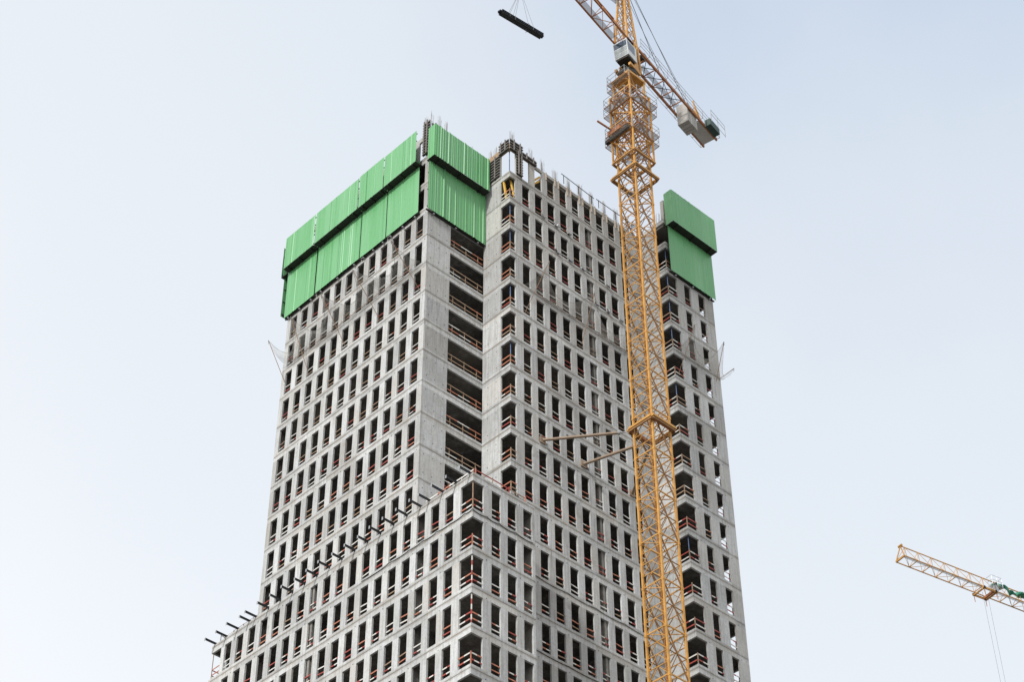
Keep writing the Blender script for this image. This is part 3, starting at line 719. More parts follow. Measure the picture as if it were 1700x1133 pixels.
# ------------------------------------------------------------------ cable slung round the wing corner
pts = []
def sag_line(a, b, n_, s_):
    return [Vector(a).lerp(Vector(b), i/n_)+Vector((0, 0, -4*s_*(i/n_)*(1-i/n_))) for i in range(n_)]
ycs = [12.5, 9.3, 7.0, 5.4, 3.9, 2.3, .8, -.03]
zc = -H-.05
for a, b in zip(ycs, ycs[1:]): pts += sag_line((-.03, a, zc+rnd.uniform(-.06, .06)), (-.03, b, zc+rnd.uniform(-.06, .06)), 8, .09)
xcs = [-.03, 1.4, 2.6, 4.3, XL+.02]
for a, b in zip(xcs, xcs[1:]): pts += sag_line((a, -.035, zc), (b, -.035, zc), 8, .16)
m_ = MB(); m_.poly(pts, .022, 'dark', 5); m_.build('cable', None, None, 'thin dark cable slung round the wing corner along a storey joint', 'cable')
for z, off in ((-3*H-.12, 0), (-5*H-.1, .1), (-1*H-.1, .2)):
    pts = []
    xs_ = [XL+.03, 9.2, 12.4, 15.5, 18.7, 22.0]
    for a, b in zip(xs_, xs_[1:]): pts += sag_line((a, Q-.035, z), (b, Q-.035, z), 8, .08+off*.4)
    m_ = MB(); m_.poly(pts, .02, 'dark', 5); m_.build('cable', None, None, "thin dark cable slung along the tower's right side below the wing roof", 'cable', 'cables on the right side')

# ------------------------------------------------------------------ small clamp bundles on ledges
def clamp_bundle(p, label):
    e = empty('clamp_bundle', p, label, 'clamps', 'clamp bundles on the ledges')
    for i in range(9):
        d_ = Vector((rnd.uniform(-.38, .38), rnd.uniform(-.16, .02), rnd.uniform(-.12, .22))); q = Vector(p)
        m_ = MB(); m_.bar(q-d_*.5, q+d_, .06, .06, rnd.choice(['dark', 'steel', 'rebar', 'steel'])); m_.build('clamp', e)
for i in (1, 2, 3, 5, 6, 7): clamp_bundle((winR2[i][1]+.05, Q-.12, 11*H+.02 if i in (1, 2, 3) else 9*H+.02), "grey clamps bundled on a window ledge high on the tower's right side")
for i in (2, 3, 4, 6): clamp_bundle((winR2[i][1]+.1, Q-.12, 10*H+.02), "grey clamps bundled on a window ledge high on the tower's right side")

# ------------------------------------------------------------------ tower crane
CX, CY, HM, SEC = 15.65, -3.97, 1.02, 4.14
TC = empty('tower_crane', (CX, CY, GZ), 'yellow lattice tower crane tied to the tower, its jib and counterweight above', 'crane')
DJ = Vector((math.cos(math.radians(-169.25)), math.sin(math.radians(-169.25)), 0)); NJ = Vector((-DJ.y, DJ.x, 0))
def mast_meshes(hm, sec, ymat):
    leg = MB(); leg.box((-.08, -.08, 0), (.08, .08, sec-.01), ymat); leg.box((-.105, -.105, 0), (.105, .105, .12), ymat); leg.box((-.105, -.105, sec-.13), (.105, .105, sec-.01), ymat)
    br = MB(); n_ = 4; st = sec/n_
    for sx in (-1, 1):
        x = sx*hm
        for i in range(n_+0):
            z = i*st+.06
            br.bar((x, -hm, z), (x, hm, z), .06, .06 if i else .11, ymat)
            br.bar((x, -hm, z), (x, 0, z+st), .05, .05, ymat, (1, 0, 0)); br.bar((x, hm, z), (x, 0, z+st), .05, .05, ymat if sx < 0 else 'yellow_shade', (1, 0, 0))
    for sy in (-1, 1):
        y = sy*hm
        br.bar((-hm, y, .06), (hm, y, .06), .08, .11, ymat); br.bar((-hm, y, sec/2), (hm, y, sec/2), .06, .06, 'yellow_shade')  # braces of these faces have their shade painted into the yellow
        br.bar((-hm, y, sec-.1), (hm, y, .1), .085, .085, 'yellow_shade', (0, 1, 0)); br.bar((-hm, y+.03, .1), (hm, y+.03, sec-.1), .05, .05, 'yellow_shade', (0, 1, 0))
        br.bar((-hm, y, sec*.75), (0, y, sec*.5), .045, .045, 'yellow_shade', (0, 1, 0)); br.bar((hm, y, sec*.25), (0, y, sec*.5), .045, .045, 'yellow_shade', (0, 1, 0))
    br.bar((-hm, -hm, .12), (hm, hm, .12), .06, .06, ymat); br.bar((-hm, hm, .12), (hm, -hm, .12), .06, .06, ymat)
    lad = MB()
    for s_ in (-.2, .2): lad.bar((.35+s_, .3, 0), (.35+s_, .3, sec), .04, .04, 'rust')
    for i in range(13): lad.bar((.15, .3, .15+i*.31), (.55, .3, .15+i*.31), .025, .025, 'rust')
    for i in (0,): lad.box((-.1, .35, sec*.5), (.6, hm-.12, sec*.5+.03), 'grate')
    return leg.mesh('leg'), br.mesh('mast_section'), lad.mesh('ladder')
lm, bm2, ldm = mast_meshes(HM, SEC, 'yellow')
def mast(parent, cx, cy, z0, ztop, hm, sec, meshes):
    z = ztop; k = 0
    while z > z0+.05:
        zz = max(z-sec, z0-.0); zz = z-sec
        o = link('mast_section', meshes[1], parent, (cx, cy, zz))
        for sx in (-1, 1):
            for sy in (-1, 1): link('leg', meshes[0], o, (cx+sx*hm, cy+sy*hm, zz))
        link('ladder', meshes[2], o, (cx, cy, zz))
        z -= sec; k += 1
ns = 34; z_top = GZ+ns*SEC+.8
m_ = MB(); m_.box((CX-2.6, CY-2.6, GZ), (CX+2.6, CY+2.6, GZ+.8), 'cw'); m_.build('base', TC)
mast(TC, CX, CY, GZ+.8, z_top, HM, SEC, (lm, bm2, ldm))
ZM = z_top     # about 52.96
def frame_ring(parent, name, cx, cy, z, half, w_, h_, mname, ext=0.):
    m_ = MB()
    for s_ in (-1, 1):
        zf = z+h_*.5
        m_.box((cx-half-ext, cy+s_*half-w_/2, zf), (cx+half+ext, cy+s_*half+w_/2, z+h_), mname)
        m_.box((cx+s_*half-w_/2, cy-half+w_/2+.002, zf+.004), (cx+s_*half+w_/2, cy+half-w_/2-.002, z+h_-.004), mname)
        v_ = w_/2-.06      # recessed lower web, shade under the flange put into its colour
        m_.box((cx-half-ext+.06, cy+s_*half-v_, z), (cx+half+ext-.06, cy+s_*half+v_, zf-.002), 'yellow_shade')
        m_.box((cx+s_*half-v_, cy-half+w_/2+.002, z+.004), (cx+s_*half+v_, cy+half-w_/2-.002, zf-.004), 'yellow_shade')
    return m_.build(name, parent)
# tie collar and tie struts
c = frame_ring(TC, 'tie_collar', CX, CY, 10.15, 1.36, .24, .42, 'yellow')
for s_ in (-1, 1):
    m_ = MB(); m_.bar((CX-1.2, CY+s_*1.18, 10.36), (CX+1.2, CY+s_*1.18, 10.36), .2, .3, 'rust'); m_.build('inner_beam', c)
for (p, q) in (((CX-1.45, CY+1.5, 10.28), (10.02, Q-.12, 10.25)), ((CX+.6, CY+1.5, 10.28), (14.68, Q-.12, 10.3)), ((CX+1.3, CY+1.5, 10.28), (20.4, Q-.12, 10.28))):
    p = Vector(p); q = Vector(q)
    m_ = MB(); m_.tube(p.lerp(q, .09), q, .13, 'tan', 10)
    o = m_.build('tie_strut', TC)
    m_ = MB(); m_.tube(p, p.lerp(q, .09), .06, 'steel', 8); m_.tube(p.lerp(q, .07), p.lerp(q, .10), .19, 'steel', 8); m_.build('screw_end', o)
    m_ = MB(); m_.box((q.x-.3, Q-.11, q.z-.3), (q.x+.3, Q-.005, q.z+.3), 'tan'); m_.build('wall_plate', o)
# climbing frame round the upper mast
c = frame_ring(TC, 'climbing_collar', CX, CY, 39.45, 1.48, .26, .36, 'yellow', .08)
frame_ring(TC, 'climbing_ring', CX, CY, 41.6, 1.36, .2, .26, 'yellow', .05)
cf = MB(); hf = 1.32
for sx in (-1, 1):
    for sy in (-1, 1): cf.bar((CX+sx*hf, CY+sy*hf, 41.8), (CX+sx*hf, CY+sy*hf, 50.9), .14, .14, 'yellow')
for z in (44.7, 46.8, 48.9, 50.8):
    for s_ in (-1, 1):
        cf.bar((CX-hf, CY+s_*hf, z), (CX+hf, CY+s_*hf, z), .1, .14, 'yellow'); cf.bar((CX+s_*hf, CY-hf, z), (CX+s_*hf, CY+hf, z), .1, .14, 'yellow')
for z0, z1 in ((41.9, 44.7), (44.7, 46.8), (46.8, 48.9), (48.9, 50.8)):
    for s_ in (-1, 1):
        cf.bar((CX-hf, CY+s_*hf, z0), (CX+hf, CY+s_*hf, z1), .07, .07, 'yellow', (0, 1, 0)); cf.bar((CX+hf, CY+s_*hf, z0), (CX-hf, CY+s_*hf, z1), .07, .07, 'rust', (0, 1, 0))
        cf.bar((CX+s_*hf, CY-hf, z0), (CX+s_*hf, CY+hf, z1), .07, .07, 'yellow', (1, 0, 0)); cf.bar((CX+s_*hf, CY+hf, z0), (CX+s_*hf, CY-hf, z1), .07, .07, 'rust', (1, 0, 0))
cf.build('climbing_frame', TC)
m_ = MB(); m_.bar((CX-1.5, CY-1.0, 44.95), (CX-1.5, CY+1.9, 44.95), .3, .38, 'dark'); m_.bar((CX-1.2, CY+.2, 46.1), (CX-1.2, CY+1.75, 46.1), .5, .55, 'rust'); m_.build('climbing_beam', TC)
m_ = MB(); m_.bar((CX-1.2, CY+1.2, 46.3), (CX-3.0, CY+1.5, 46.6), .14, .14, 'rust'); m_.build('swing_arm', TC)
def platform(z, half, wid, name='platform', sides=((-1, 0), (0, -1), (1, 0), (0, 1))):
    for dx, dy in sides:
        m_ = MB()
        if dx: a, b = (CX+dx*half, CY-half*.95), (CX+dx*(half+wid), CY+half*.95)
        else: a, b = (CX-half*.95, CY+dy*half), (CX+half*.95, CY+dy*(half+wid))
        x0, x1 = sorted((a[0], b[0])); y0, y1 = sorted((a[1], b[1]))
        m_.box((x0, y0, z), (x1, y1, z+.03), 'grate')
        for q in ((x0, y0), (x1, y0), (x1, y1), (x0, y1)): pass
        for p, q in (((x0, y0), (x1, y0)), ((x1, y0), (x1, y1)), ((x1, y1), (x0, y1)), ((x0, y1), (x0, y0))): m_.bar((*p, z-.04), (*q, z-.04), .04, .05, 'rust')
        o = m_.build(name, TC)
        m_ = MB()
        # outer rail only
        if dx: xo = CX+dx*(half+wid); cs = [(xo-dx*wid, y0), (xo, y0), (xo, (y0+y1)/2), (xo, y1), (xo-dx*wid, y1)]
        else: yo = CY+dy*(half+wid); cs = [(x0, yo-dy*wid), (x0, yo), ((x0+x1)/2, yo), (x1, yo), (x1, yo-dy*wid)]
        for p in cs: m_.bar((*p, z), (*p, z+1.1), .04, .04, 'steel')
        for zz in (.55, 1.1):
            for p, q in zip(cs, cs[1:]): m_.bar((*p, z+zz), (*q, z+zz), .03, .03, 'steel')
        m_.build('hand_rail', o)
platform(44.75, 1.42, .75); platform(48.85, 1.42, .75); platform(52.3, 1.2, .55, sides=((-1, 0), (0, 1)))
# slewing unit
su = MB()
for z0, z1, h0, h1 in ((ZM, ZM+.28, 1.15, 1.15), (ZM+.28, ZM+.9, .92, .8)):
    su.hexa([(CX-h0, CY-h0, z0), (CX+h0, CY-h0, z0), (CX+h0, CY+h0, z0), (CX-h0, CY+h0, z0), (CX-h1, CY-h1, z1), (CX+h1, CY-h1, z1), (CX+h1, CY+h1, z1), (CX-h1, CY+h1, z1)], 'yellow')
SU = su.build('slewing_unit', TC)
m_ = MB(); m_.tube((CX, CY, ZM+.9), (CX, CY, ZM+1.5), .9, 'dark', 24); m_.build('slewing_ring', SU)
A0 = Vector((CX, CY, 0))
def J(t_, s_, z): p = A0+DJ*t_+NJ*s_; return Vector((p.x, p.y, z))
ZJ = 58.55
th = MB()     # turntable tower below the jib, then the tower head above
for s1 in (-1, 1):
    for s2 in (-1, 1):
        th.bar(J(-.7+s1*.42, s2*.75, ZM+1.95), J(-.55+s1*.3, s2*.72, ZJ+.1), .22, .22, 'yellow')
        th.bar(J(.8, s2*.72, ZJ-.05), J(-.4, s2*.72, ZJ-.05), .18, .22, 'rust')
        th.bar(J(s1*.85, s2*.72, ZJ), J(-.15+s1*.12, s2*.14, 70.2), .17, .17, 'yellow')
for i in range(3):
    z0 = ZM+2+i*1.15; z1 = z0+1.15
    for s_ in (-1, 1):
        th.bar(J(-1.1, s_*.74, z0), J(-.3, s_*.74, z1), .08, .08, 'yellow'); th.bar(J(-.7+s_*.4, -.74, z0), J(-.7+s_*.4, .74, z1), .08, .08, 'yellow')
def hd(s1, s2, z): f = (z-ZJ)/(70.2-ZJ); return J((1-f)*s1*.85+f*(-.15+s1*.12), (1-f)*s2*.72+f*s2*.14, z)
zz = ZJ
while zz < 69:
    z1 = zz+1.4
    for s_ in (-1, 1):
        th.bar(hd(-1, s_, zz), hd(1, s_, z1), .055, .055, 'yellow'); th.bar(hd(s_, -1, zz), hd(s_, 1, z1), .055, .055, 'yellow'); th.bar(hd(-1, s_, z1), hd(1, s_, z1), .05, .05, 'yellow'); th.bar(hd(s_, -1, z1), hd(s_, 1, z1), .05, .05, 'yellow')
    zz = z1
for s_ in (-1, 1):
    th.bar(J(-.9, s_*.8, ZM+1.65), J(.9, s_*.8, ZM+1.65), .25, .35, 'yellow'); 
    th.hexa([J(-.7, s_*.83, ZM+1.7), J(.2, s_*.83, ZM+1.7), J(.2, s_*.93, ZM+1.7), J(-.7, s_*.93, ZM+1.7), J(-.35, s_*.83, ZM+3.3), J(-.1, s_*.83, ZM+3.3), J(-.1, s_*.93, ZM+3.3), J(-.35, s_*.93, ZM+3.3)], 'yellow')
th.build('tower_head', TC)
m_ = MB()
a = J(.9, -.2, 65.2); m_.box((a.x-.5, a.y-.5, a.z), (a.x+.4, a.y+.5, a.z+.03), 'grate')
for q in ((-.5, -.5), (.4, -.5), (.4, .5), (-.5, .5)): m_.bar((a.x+q[0], a.y+q[1], a.z), (a.x+q[0], a.y+q[1], a.z+1.1), .035, .035, 'steel')
for zq in (.55, 1.1):
    for q, r_ in (((-.5, -.5), (.4, -.5)), ((.4, -.5), (.4, .5)), ((.4, .5), (-.5, .5)), ((-.5, .5), (-.5, -.5))): m_.bar((a.x+q[0], a.y+q[1], a.z+zq), (a.x+r_[0], a.y+r_[1], a.z+zq), .03, .03, 'steel')
m_.build('head_platform', TC)
# operator's cab: under the jib root on the camera-side, glazed front
def cab(parent):
    t0, t1, s0, s1, zb_, zt2 = -.15, 1.6, -.5, 1.03, 55.45, 57.5
    def c8(t0, t1, s0, s1, za, zb, tf=0.): return [J(t0, s0, za), J(t1-tf, s0, za), J(t1-tf, s1, za), J(t0, s1, za), J(t0, s0, zb), J(t1, s0, zb), J(t1, s1, zb), J(t0, s1, zb)]
    m_ = MB(); m_.hexa(c8(t0, t1, s0, s1, zb_, zt2, .25), 'cabw'); o = m_.build('cab', parent)
    m_ = MB(); m_.hexa(c8(t0+.1, t1-.3, s0+.1, s1-.1, zb_-.22, zb_-.004), 'dark'); m_.build('floor_pan', o)
    # front: three bands
    def front(za, zb, sa, sb, mt, nm, e=.012):
        fa = .25*(1-(za-zb_)/(zt2-zb_)); fb = .25*(1-(zb-zb_)/(zt2-zb_))
        q = MB(); q.hexa([J(t1-fa+.002, sa, za), J(t1-fa+e, sa, za), J(t1-fa+e, sb, za), J(t1-fa+.002, sb, za), J(t1-fb+.002, sa, zb), J(t1-fb+e, sa, zb), J(t1-fb+e, sb, zb), J(t1-fb+.002, sb, zb)], mt); q.build(nm, o)
    front(zb_+1.25, zt2-.12, s0+.06, s1-.06, 'glass', 'window')
    front(zb_+.62, zb_+1.17, s0+.06, s1-.06, 'grey', 'panel')
    front(zb_+.08, zb_+.54, s0+.06, s1-.06, 'grey', 'panel')
    q = MB(); q.hexa([J(t0+.35, s1+.002, zb_+.75), J(t1-.3, s1+.002, zb_+.75), J(t1-.3, s1+.014, zb_+.75), J(t0+.35, s1+.014, zb_+.75), J(t0+.35, s1+.002, zt2-.18), J(t1-.12, s1+.002, zt2-.18), J(t1-.12, s1+.014, zt2-.18), J(t0+.35, s1+.014, zt2-.18)], 'glass'); q.build('window', o)
    q = MB(); q.bar(J(t1-.02, s0+.3, zt2-.2), J(t1+.02, s1-.5, zb_+1.3), .03, .03, 'dark'); q.build('wiper', o)
cab(TC)
# jib: triangular truss, two bottom chords and one top chord
def jib(parent, length, t_start, z, half, hgt, fJ, matc, name='jib', bay=1.9, cw_=.13, walkway=True, bw=.055):
    m_ = MB(); n_ = int(round((length-t_start)/bay)); ts = [t_start+(length-t_start)*i/n_ for i in range(n_+1)]
    o = None
    ch = []
    for s_ in (-1, 1):
        q = MB(); q.bar(fJ(t_start, s_*half, z), fJ(length, s_*half, z), cw_, cw_*1.1, matc); ch.append(q)
    q = MB(); q.bar(fJ(t_start+bay*.5, 0, z+hgt), fJ(length-.2, 0, z+hgt), cw_, cw_, matc); ch.append(q)
    for i, t_ in enumerate(ts):
        m_.bar(fJ(t_, -half, z), fJ(t_, half, z), .07, .07, matc)
        if i < n_:
            tm = (t_+ts[i+1])/2
            for s_ in (-1, 1):
                m_.bar(fJ(t_, s_*half, z), fJ(tm, 0, z+hgt), bw, bw, matc); m_.bar(fJ(ts[i+1], s_*half, z), fJ(tm, 0, z+hgt), bw, bw, matc)
            m_.bar(fJ(t_, -half if i % 2 else half, z), fJ(ts[i+1], half if i % 2 else -half, z), bw*.9, bw*.9, matc)
    o = m_.build(name, parent)
    for q in ch: q.build('chord', o)
    if walkway:
        q = MB(); q.hexa([fJ(t_start+.5, .12, z+.1), fJ(length-1, .12, z+.1), fJ(length-1, half-.05, z+.1), fJ(t_start+.5, half-.05, z+.1), fJ(t_start+.5, .12, z+.13), fJ(length-1, .12, z+.13), fJ(length-1, half-.05, z+.13), fJ(t_start+.5, half-.05, z+.13)], 'grate'); q.build('walkway', o)
    return o
JB = jib(TC, 52, 1.0, ZJ, .71, 2.2, lambda a, b, z: J(a, -b, z), 'rust', bay=2.0, cw_=.14)
# counter-jib: two rusty plate girders with bracing, counterweight, winch
q = MB()
T0, T1 = -.9, -15.6
for i in range(9):
    ta = T0+(T1-T0)*i/9; tb = T0+(T1-T0)*(i+1)/9
    q.bar(J(ta, -.73, ZJ), J(ta, .73, ZJ), .08, .1, 'rust')
    if i < 5: q.bar(J(ta, -.73, ZJ), J(tb, .73, ZJ), .055, .055, 'dark'); q.bar(J(ta, .73, ZJ), J(tb, -.73, ZJ), .055, .055, 'dark')
CJ = q.build('counter_jib', TC)
for s_ in (-1, 1):
    g2 = MB(); g2.bar(J(T0, s_*.76, ZJ), J(T1, s_*.76, ZJ), .16, .34, 'rust'); g2.build('girder', CJ)
    g2 = MB()
    for i in range(10):
        t_ = T0+(T1-T0)*i/9; g2.bar(J(t_, s_*1.15, ZJ+.1), J(t_, s_*1.15, ZJ+1.25), .035, .035, 'steel'); g2.bar(J(t_, s_*.8, ZJ+.1), J(t_, s_*1.15, ZJ+.1), .05, .05, 'steel')
    for zz in (.1, .7, 1.25): g2.bar(J(T0, s_*1.15, ZJ+zz), J(T1, s_*1.15, ZJ+zz), .03, .03, 'steel')
    g2.build('hand_rail', CJ)
g2 = MB(); g2.hexa([J(T0-2.2, -.5, ZJ+.2), J(T1+6, -.5, ZJ+.2), J(T1+6, .0, ZJ+.2), J(T0-2.2, .0, ZJ+.2), J(T0-2.2, -.5, ZJ+.23), J(T1+6, -.5, ZJ+.23), J(T1+6, .0, ZJ+.23), J(T0-2.2, .0, ZJ+.23)], 'grate'); g2.build('walkway', CJ)
g2 = MB(); g2.tube(J(-2.6, -.6, ZJ+.55), J(-2.6, .6, ZJ+.55), .42, 'dark', 14); g2.bar(J(-2.0, -.66, ZJ+.2), J(-3.3, -.66, ZJ+.2), .1, .7, 'steel'); g2.bar(J(-2.0, .66, ZJ+.2), J(-3.3, .66, ZJ+.2), .1, .7, 'steel'); g2.build('rope_drum', CJ)
for i in range(4):       # blocks hung between the girders
    ta = -10.2-i*.44; g2 = MB()
    g2.hexa([J(ta, -.62, 56.75), J(ta-.40, -.62, 56.75), J(ta-.40, .62, 56.75), J(ta, .62, 56.75), J(ta, -.62, 59.5), J(ta-.40, -.62, 59.5), J(ta-.40, .62, 59.5), J(ta, .62, 59.5)], 'cw')
    g2.build('counterweight', TC)
g2 = MB(); g2.hexa([J(-12.4, -.66, ZJ-.12), J(-15.3, -.66, ZJ-.12), J(-15.3, .66, ZJ-.12), J(-12.4, .66, ZJ-.12), J(-12.4, -.66, ZJ-.04), J(-15.3, -.66, ZJ-.04), J(-15.3, .66, ZJ-.04), J(-12.4, .66, ZJ-.04)], 'cw'); g2.build('floor_plate', CJ)
g2 = MB(); g2.hexa([J(-13.1, .88, ZJ-.35), J(-14.9, .88, ZJ-.35), J(-14.9, 1.55, ZJ-.35), J(-13.1, 1.55, ZJ-.35), J(-13.1, .88, ZJ+.55), J(-14.9, .88, ZJ+.55), J(-14.9, 1.55, ZJ+.55), J(-13.1, 1.55, ZJ+.55)], 'winch')
WN = g2.build('winch_box', TC)
g2 = MB()
for t_ in (-12.8, -14.1, -15.5): g2.bar(J(t_, 1.85, ZJ-.4), J(t_, 1.85, ZJ+1.3), .035, .035, 'steel')
for zz in (-.3, .7, 1.3): g2.bar(J(-12.8, 1.85, ZJ+zz), J(-15.5, 1.85, ZJ+zz), .03, .03, 'steel')
g2.build('hand_rail', WN)
g2 = MB(); g2.bar(J(-11.8, .8, ZJ), J(-11.8, .5, ZJ+2.6), .14, .14, 'yellow'); g2.bar(J(-12.4, .8, ZJ+.2), J(-11.8, .5, ZJ+2.4), .1, .1, 'yellow'); g2.build('rope_post', CJ)
APX = J(-.15, 0, 70.1)
for s_ in (-1, 1):
    g2 = MB(); g2.tube(APX+NJ*s_*.15, J(-10.0, s_*.7, ZJ+.2), .035, 'rope', 6); g2.build('pendant', TC)
    g2 = MB(); g2.tube(J(-.3, s_*.3, 68.6), J(-12.0, s_*.5, ZJ+.3), .02, 'rope', 5); g2.build('pendant', TC)
for td in (20, 38):
    g2 = MB(); g2.tube(APX, J(td, 0, ZJ+2.2), .035, 'rope', 6); g2.build('pendant', TC)
# trolley and hoist rope
TT = 17.6
g2 = MB()
for s_ in (-1, 1):
    g2.bar(J(TT-.9, s_*.85, ZJ-.25), J(TT+.9, s_*.85, ZJ-.25), .12, .2, 'yellow')
    g2.bar(J(TT+s_*.9, -.85, ZJ-.25), J(TT+s_*.9, .85, ZJ-.25), .12, .15, 'yellow')
TRL = g2.build('trolley', TC)
HZ = 49.2
for s_ in (-1, 1):
    g2 = MB(); g2.tube(J(TT+s_*.35, 0, ZJ-.25), J(TT+s_*.22, 0, HZ+.75), .015, 'rope', 5); g2.build('hoist_rope', TRL)
g2 = MB(); g2.hexa([J(TT-.3, -.12, HZ), J(TT+.3, -.12, HZ), J(TT+.3, .12, HZ), J(TT-.3, .12, HZ), J(TT-.35, -.12, HZ+.8), J(TT+.35, -.12, HZ+.8), J(TT+.35, .12, HZ+.8), J(TT-.35, .12, HZ+.8)], 'yellow'); g2.bar(J(TT, 0, HZ-.35), J(TT, 0, HZ), .1, .1, 'steel'); g2.build('hook_block', TRL)

# ------------------------------------------------------------------ the hoisted load
la, lb = Vector((-3.88, -7.02, 43.95)), Vector((.56, -7.52, 43.95))
LD = empty('steel_bundle', (la+lb)/2, 'bundle of black steel beams hanging level on slings from the crane', 'steel load')
dl = (lb-la).normalized(); nl = Vector((-dl.y, dl.x, 0))
for i in range(3):
    for j in range(2):
        sh = rnd.uniform(-.12, .12); m_ = MB()
        c0 = nl*((i-1)*.17)+Vector((0, 0, .02+j*.22)); p, q = la+c0+dl*sh, lb+c0+dl*sh
        for zo, ww, hh in ((0, .15, .025), (.18, .15, .025)): m_.bar(p+Vector((0, 0, zo)), q+Vector((0, 0, zo)), ww, hh, 'beam')
        m_.bar(p+Vector((0, 0, .09)), q+Vector((0, 0, .09)), .02, .155, 'beam'); m_.build('beam', LD)
hook = J(TT, 0, HZ-.3)
for f in (.2, .33, .76):
    for s_ in (-1, 1):
        m_ = MB(); p = la.lerp(lb, f)+nl*s_*.26; m_.tube(p+Vector((0, 0, .46)), hook, .014, 'rope', 5); m_.tube(p, p+Vector((0, 0, .46)), .016, 'rope', 5); m_.build('sling', LD)
m_ = MB(); p = la.lerp(lb, .67); m_.poly([p+Vector((0, 0, .44)), p+Vector((.08, 0, .95)), p+Vector((.25, 0, .95)), p+Vector((.35, 0, .44))], .014, 'rope', 5); m_.build('loose_sling', LD)
m_ = MB(); p = la.lerp(lb, .62)-Vector((0, 0, .0)); m_.poly([p, p+Vector((.05, 0, -.35)), p+Vector((-.02, .02, -.62)), p+Vector((.12, 0, -.3))], .014, 'rope', 5); m_.build('loose_sling', LD)

# ------------------------------------------------------------------ second crane, only its jib tip comes into view
TIP = Vector((63.92, 6.05, 26.5)); az2 = math.radians(-11.95)
D2 = Vector((math.cos(az2), math.sin(az2), 0)); N2 = Vector((-D2.y, D2.x, 0)); LJ = 48.
C2 = TIP+D2*LJ
T2 = empty('tower_crane', (C2.x, C2.y, GZ), 'second crane with only its slim yellow jib tip and trolley showing beside the tower', 'crane')
def K2(t_, s_, z): p = C2-D2*t_+N2*s_; return Vector((p.x, p.y, z))
JB2 = jib(T2, LJ, 1.0, 26.5, .66, 1.72, K2, 'yellow', bay=1.75, cw_=.085, walkway=False, bw=.038)
q = MB(); q.hexa([K2(1, -.58, 26.62), K2(LJ-.1, -.58, 26.62), K2(LJ-.1, -.2, 26.62), K2(1, -.2, 26.62), K2(1, -.58, 26.65), K2(LJ-.1, -.58, 26.65), K2(LJ-.1, -.2, 26.65), K2(1, -.2, 26.65)], 'grate'); q.build('walkway', JB2)
q = MB(); q.bar(K2(LJ, -.66, 26.5), K2(LJ, .66, 26.5), .14, .2, 'yellow'); q.bar(K2(LJ, -.66, 26.5), K2(LJ-.3, 0, 28.2), .09, .09, 'yellow'); q.bar(K2(LJ, .66, 26.5), K2(LJ-.3, 0, 28.2), .09, .09, 'yellow'); q.tube(K2(LJ-.3, -.25, 28.2), K2(LJ-.3, .25, 28.2), .14, 'yellow', 10); q.build('tip', JB2)
ns2 = 27; SEC2 = 4.0; zt2_ = GZ+.8+ns2*SEC2
l2, b2, d2 = mast_meshes(.9, SEC2, 'yellow')
mast(T2, C2.x, C2.y, GZ+.8, zt2_, .9, SEC2, (l2, b2, d2))
q = MB(); q.box((C2.x-2.5, C2.y-2.5, GZ), (C2.x+2.5, C2.y+2.5, GZ+.8), 'cw'); q.build('base', T2)
q = MB(); q.box((C2.x-1.05, C2.y-1.05, zt2_), (C2.x+1.05, C2.y+1.05, 26.4), 'yellow'); q.build('slewing_unit', T2)
q = MB()
for s1 in (-1, 1):
    for s2 in (-1, 1): q.bar(K2(s1*.8, s2*.66, 26.4), K2(s1*.12, s2*.12, 37), .15, .15, 'yellow')
q.build('tower_head', T2)
q = MB()
for s_ in (-1, 1): q.bar(K2(-.9, s_*.66, 26.5), K2(-14, s_*.66, 26.5), .14, .3, 'rust')
for i in range(8): q.bar(K2(-.9-i*1.8, -.66, 26.5), K2(-.9-i*1.8, .66, 26.5), .08, .1, 'rust')
q.build('counter_jib', T2)
q = MB(); q.hexa([K2(-11, -.6, 24.8), K2(-13, -.6, 24.8), K2(-13, .6, 24.8), K2(-11, .6, 24.8), K2(-11, -.6, 27.3), K2(-13, -.6, 27.3), K2(-13, .6, 27.3), K2(-11, .6, 27.3)], 'cw'); q.build('counterweight', T2)
for a, b in ((K2(0, 0, 37), K2(26, 0, 28.2)), (K2(0, 0, 37), K2(-12, .5, 26.7)), (K2(0, 0, 37), K2(-12, -.5, 26.7))):
    q = MB(); q.tube(a, b, .035, 'rope', 6); q.build('pendant', T2)
tt = LJ-11.3
q = MB()
for s_ in (-1, 1):
    q.bar(K2(tt-1.0, s_*.8, 26.28), K2(tt+1.0, s_*.8, 26.28), .12, .22, 'yellow'); q.bar(K2(tt+s_*.85, -.8, 26.2), K2(tt+s_*.85, .8, 26.2), .14, .16, 'yellow')
    for s2 in (-1, 1): q.tube(K2(tt+s_*.8, s2*.72, 26.3), K2(tt+s_*.8, s2*.9, 26.3), .15, 'dark', 10); q.tube(K2(tt+s_*.8, s2*.8, 26.1), K2(tt+s_*.8, s2*.8, 25.4), .04, 'rust', 6)
q.bar(K2(tt-.5, -.8, 26.25), K2(tt-.5, .8, 26.25), .2, .25, 'rust')
TR2 = q.build('trolley', T2)
q = MB()
for zz in (.1, .6, 1.15):
    pts = [K2(tt-1.2, -.75, 26.5+zz), K2(tt-1.2, -1.5, 26.5+zz), K2(tt+.2, -1.5, 26.5+zz), K2(tt+.2, -.75, 26.5+zz)]
    q.poly(pts, .02, 'steel', 5)
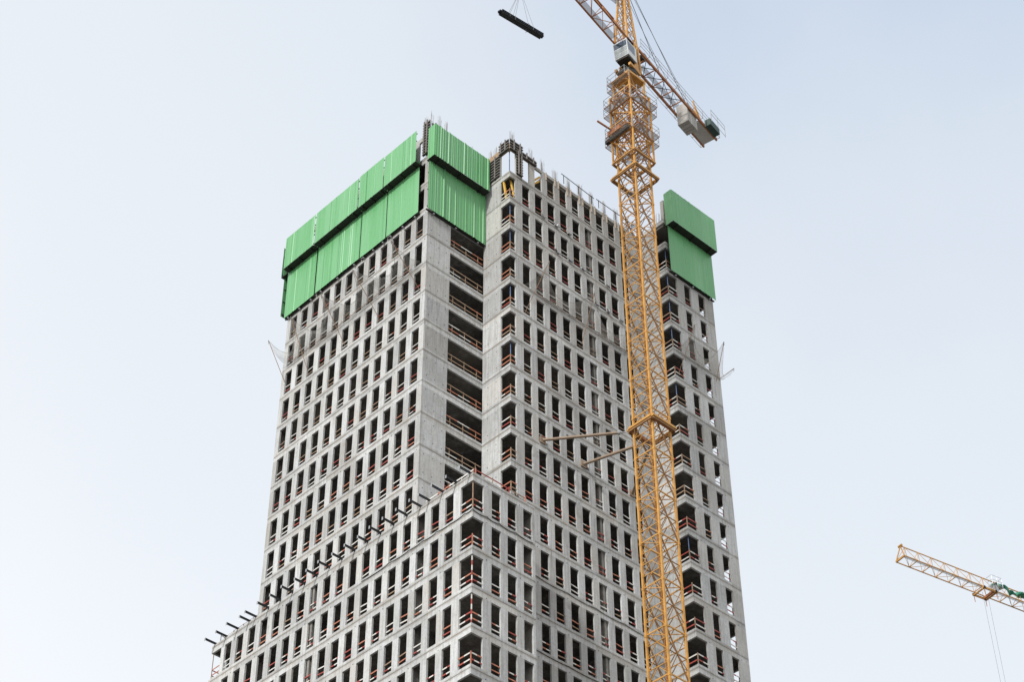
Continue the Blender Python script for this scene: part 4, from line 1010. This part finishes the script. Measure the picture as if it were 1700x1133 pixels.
for p in (K2(tt-1.2, -1.5, 26.5), K2(tt+.2, -1.5, 26.5), K2(tt-.5, -1.5, 26.5)): q.tube(p, p+Vector((0, 0, 1.2)), .02, 'steel', 5)
q.hexa([K2(tt-1.2, -1.5, 26.5), K2(tt+.2, -1.5, 26.5), K2(tt+.2, -.8, 26.5), K2(tt-1.2, -.8, 26.5), K2(tt-1.2, -1.5, 26.53), K2(tt+.2, -1.5, 26.53), K2(tt+.2, -.8, 26.53), K2(tt-1.2, -.8, 26.53)], 'grate')
q.build('basket', TR2)
for s_ in (-1, 1):
    q = MB(); q.tube(K2(tt+s_*.35, 0, 26.3), K2(tt+s_*.3, 0, -44), .014, 'rope', 5); q.build('hoist_rope', TR2)
q = MB(); q.hexa([K2(tt-.4, -.15, -45), K2(tt+.4, -.15, -45), K2(tt+.4, .15, -45), K2(tt-.4, .15, -45), K2(tt-.4, -.15, -44), K2(tt+.4, -.15, -44), K2(tt+.4, .15, -44), K2(tt-.4, .15, -44)], 'yellow'); q.build('hook_block', TR2)
# tarpaulin twisted along the top chord
q = MB(); grid = []
n_ = 46
for i in range(n_+1):
    t_ = tt-1.3-i*.17; tw = i*.42+rnd.uniform(-.3, .3); hw = .42+.13*math.sin(i*.9)+rnd.uniform(-.05, .05)
    c_ = K2(t_, -.25+.12*math.sin(i*.5), 27.75+.15*math.sin(i*.37)-.10*i*.17); dv = N2*math.cos(tw)*hw+Vector((0, 0, math.sin(tw)*hw))
    grid.append([c_-dv, c_-dv*.3+Vector((0, 0, .1*math.sin(i))), c_+dv*.3-Vector((0, 0, .1*math.cos(i*1.3))), c_+dv])
for i in range(n_):
    for j in range(3): q.quad([grid[i][j], grid[i+1][j], grid[i+1][j+1], grid[i][j+1]], 'tarp')
q.build('tarpaulin', None, None, 'green tarpaulin twisted along the jib of the second crane', 'tarpaulin')

# ------------------------------------------------------------------ lift everything so that the ground is at zero
for o in col.objects:
    if o.parent is None and o.type in ('MESH', 'EMPTY'): o.location.z += ZO
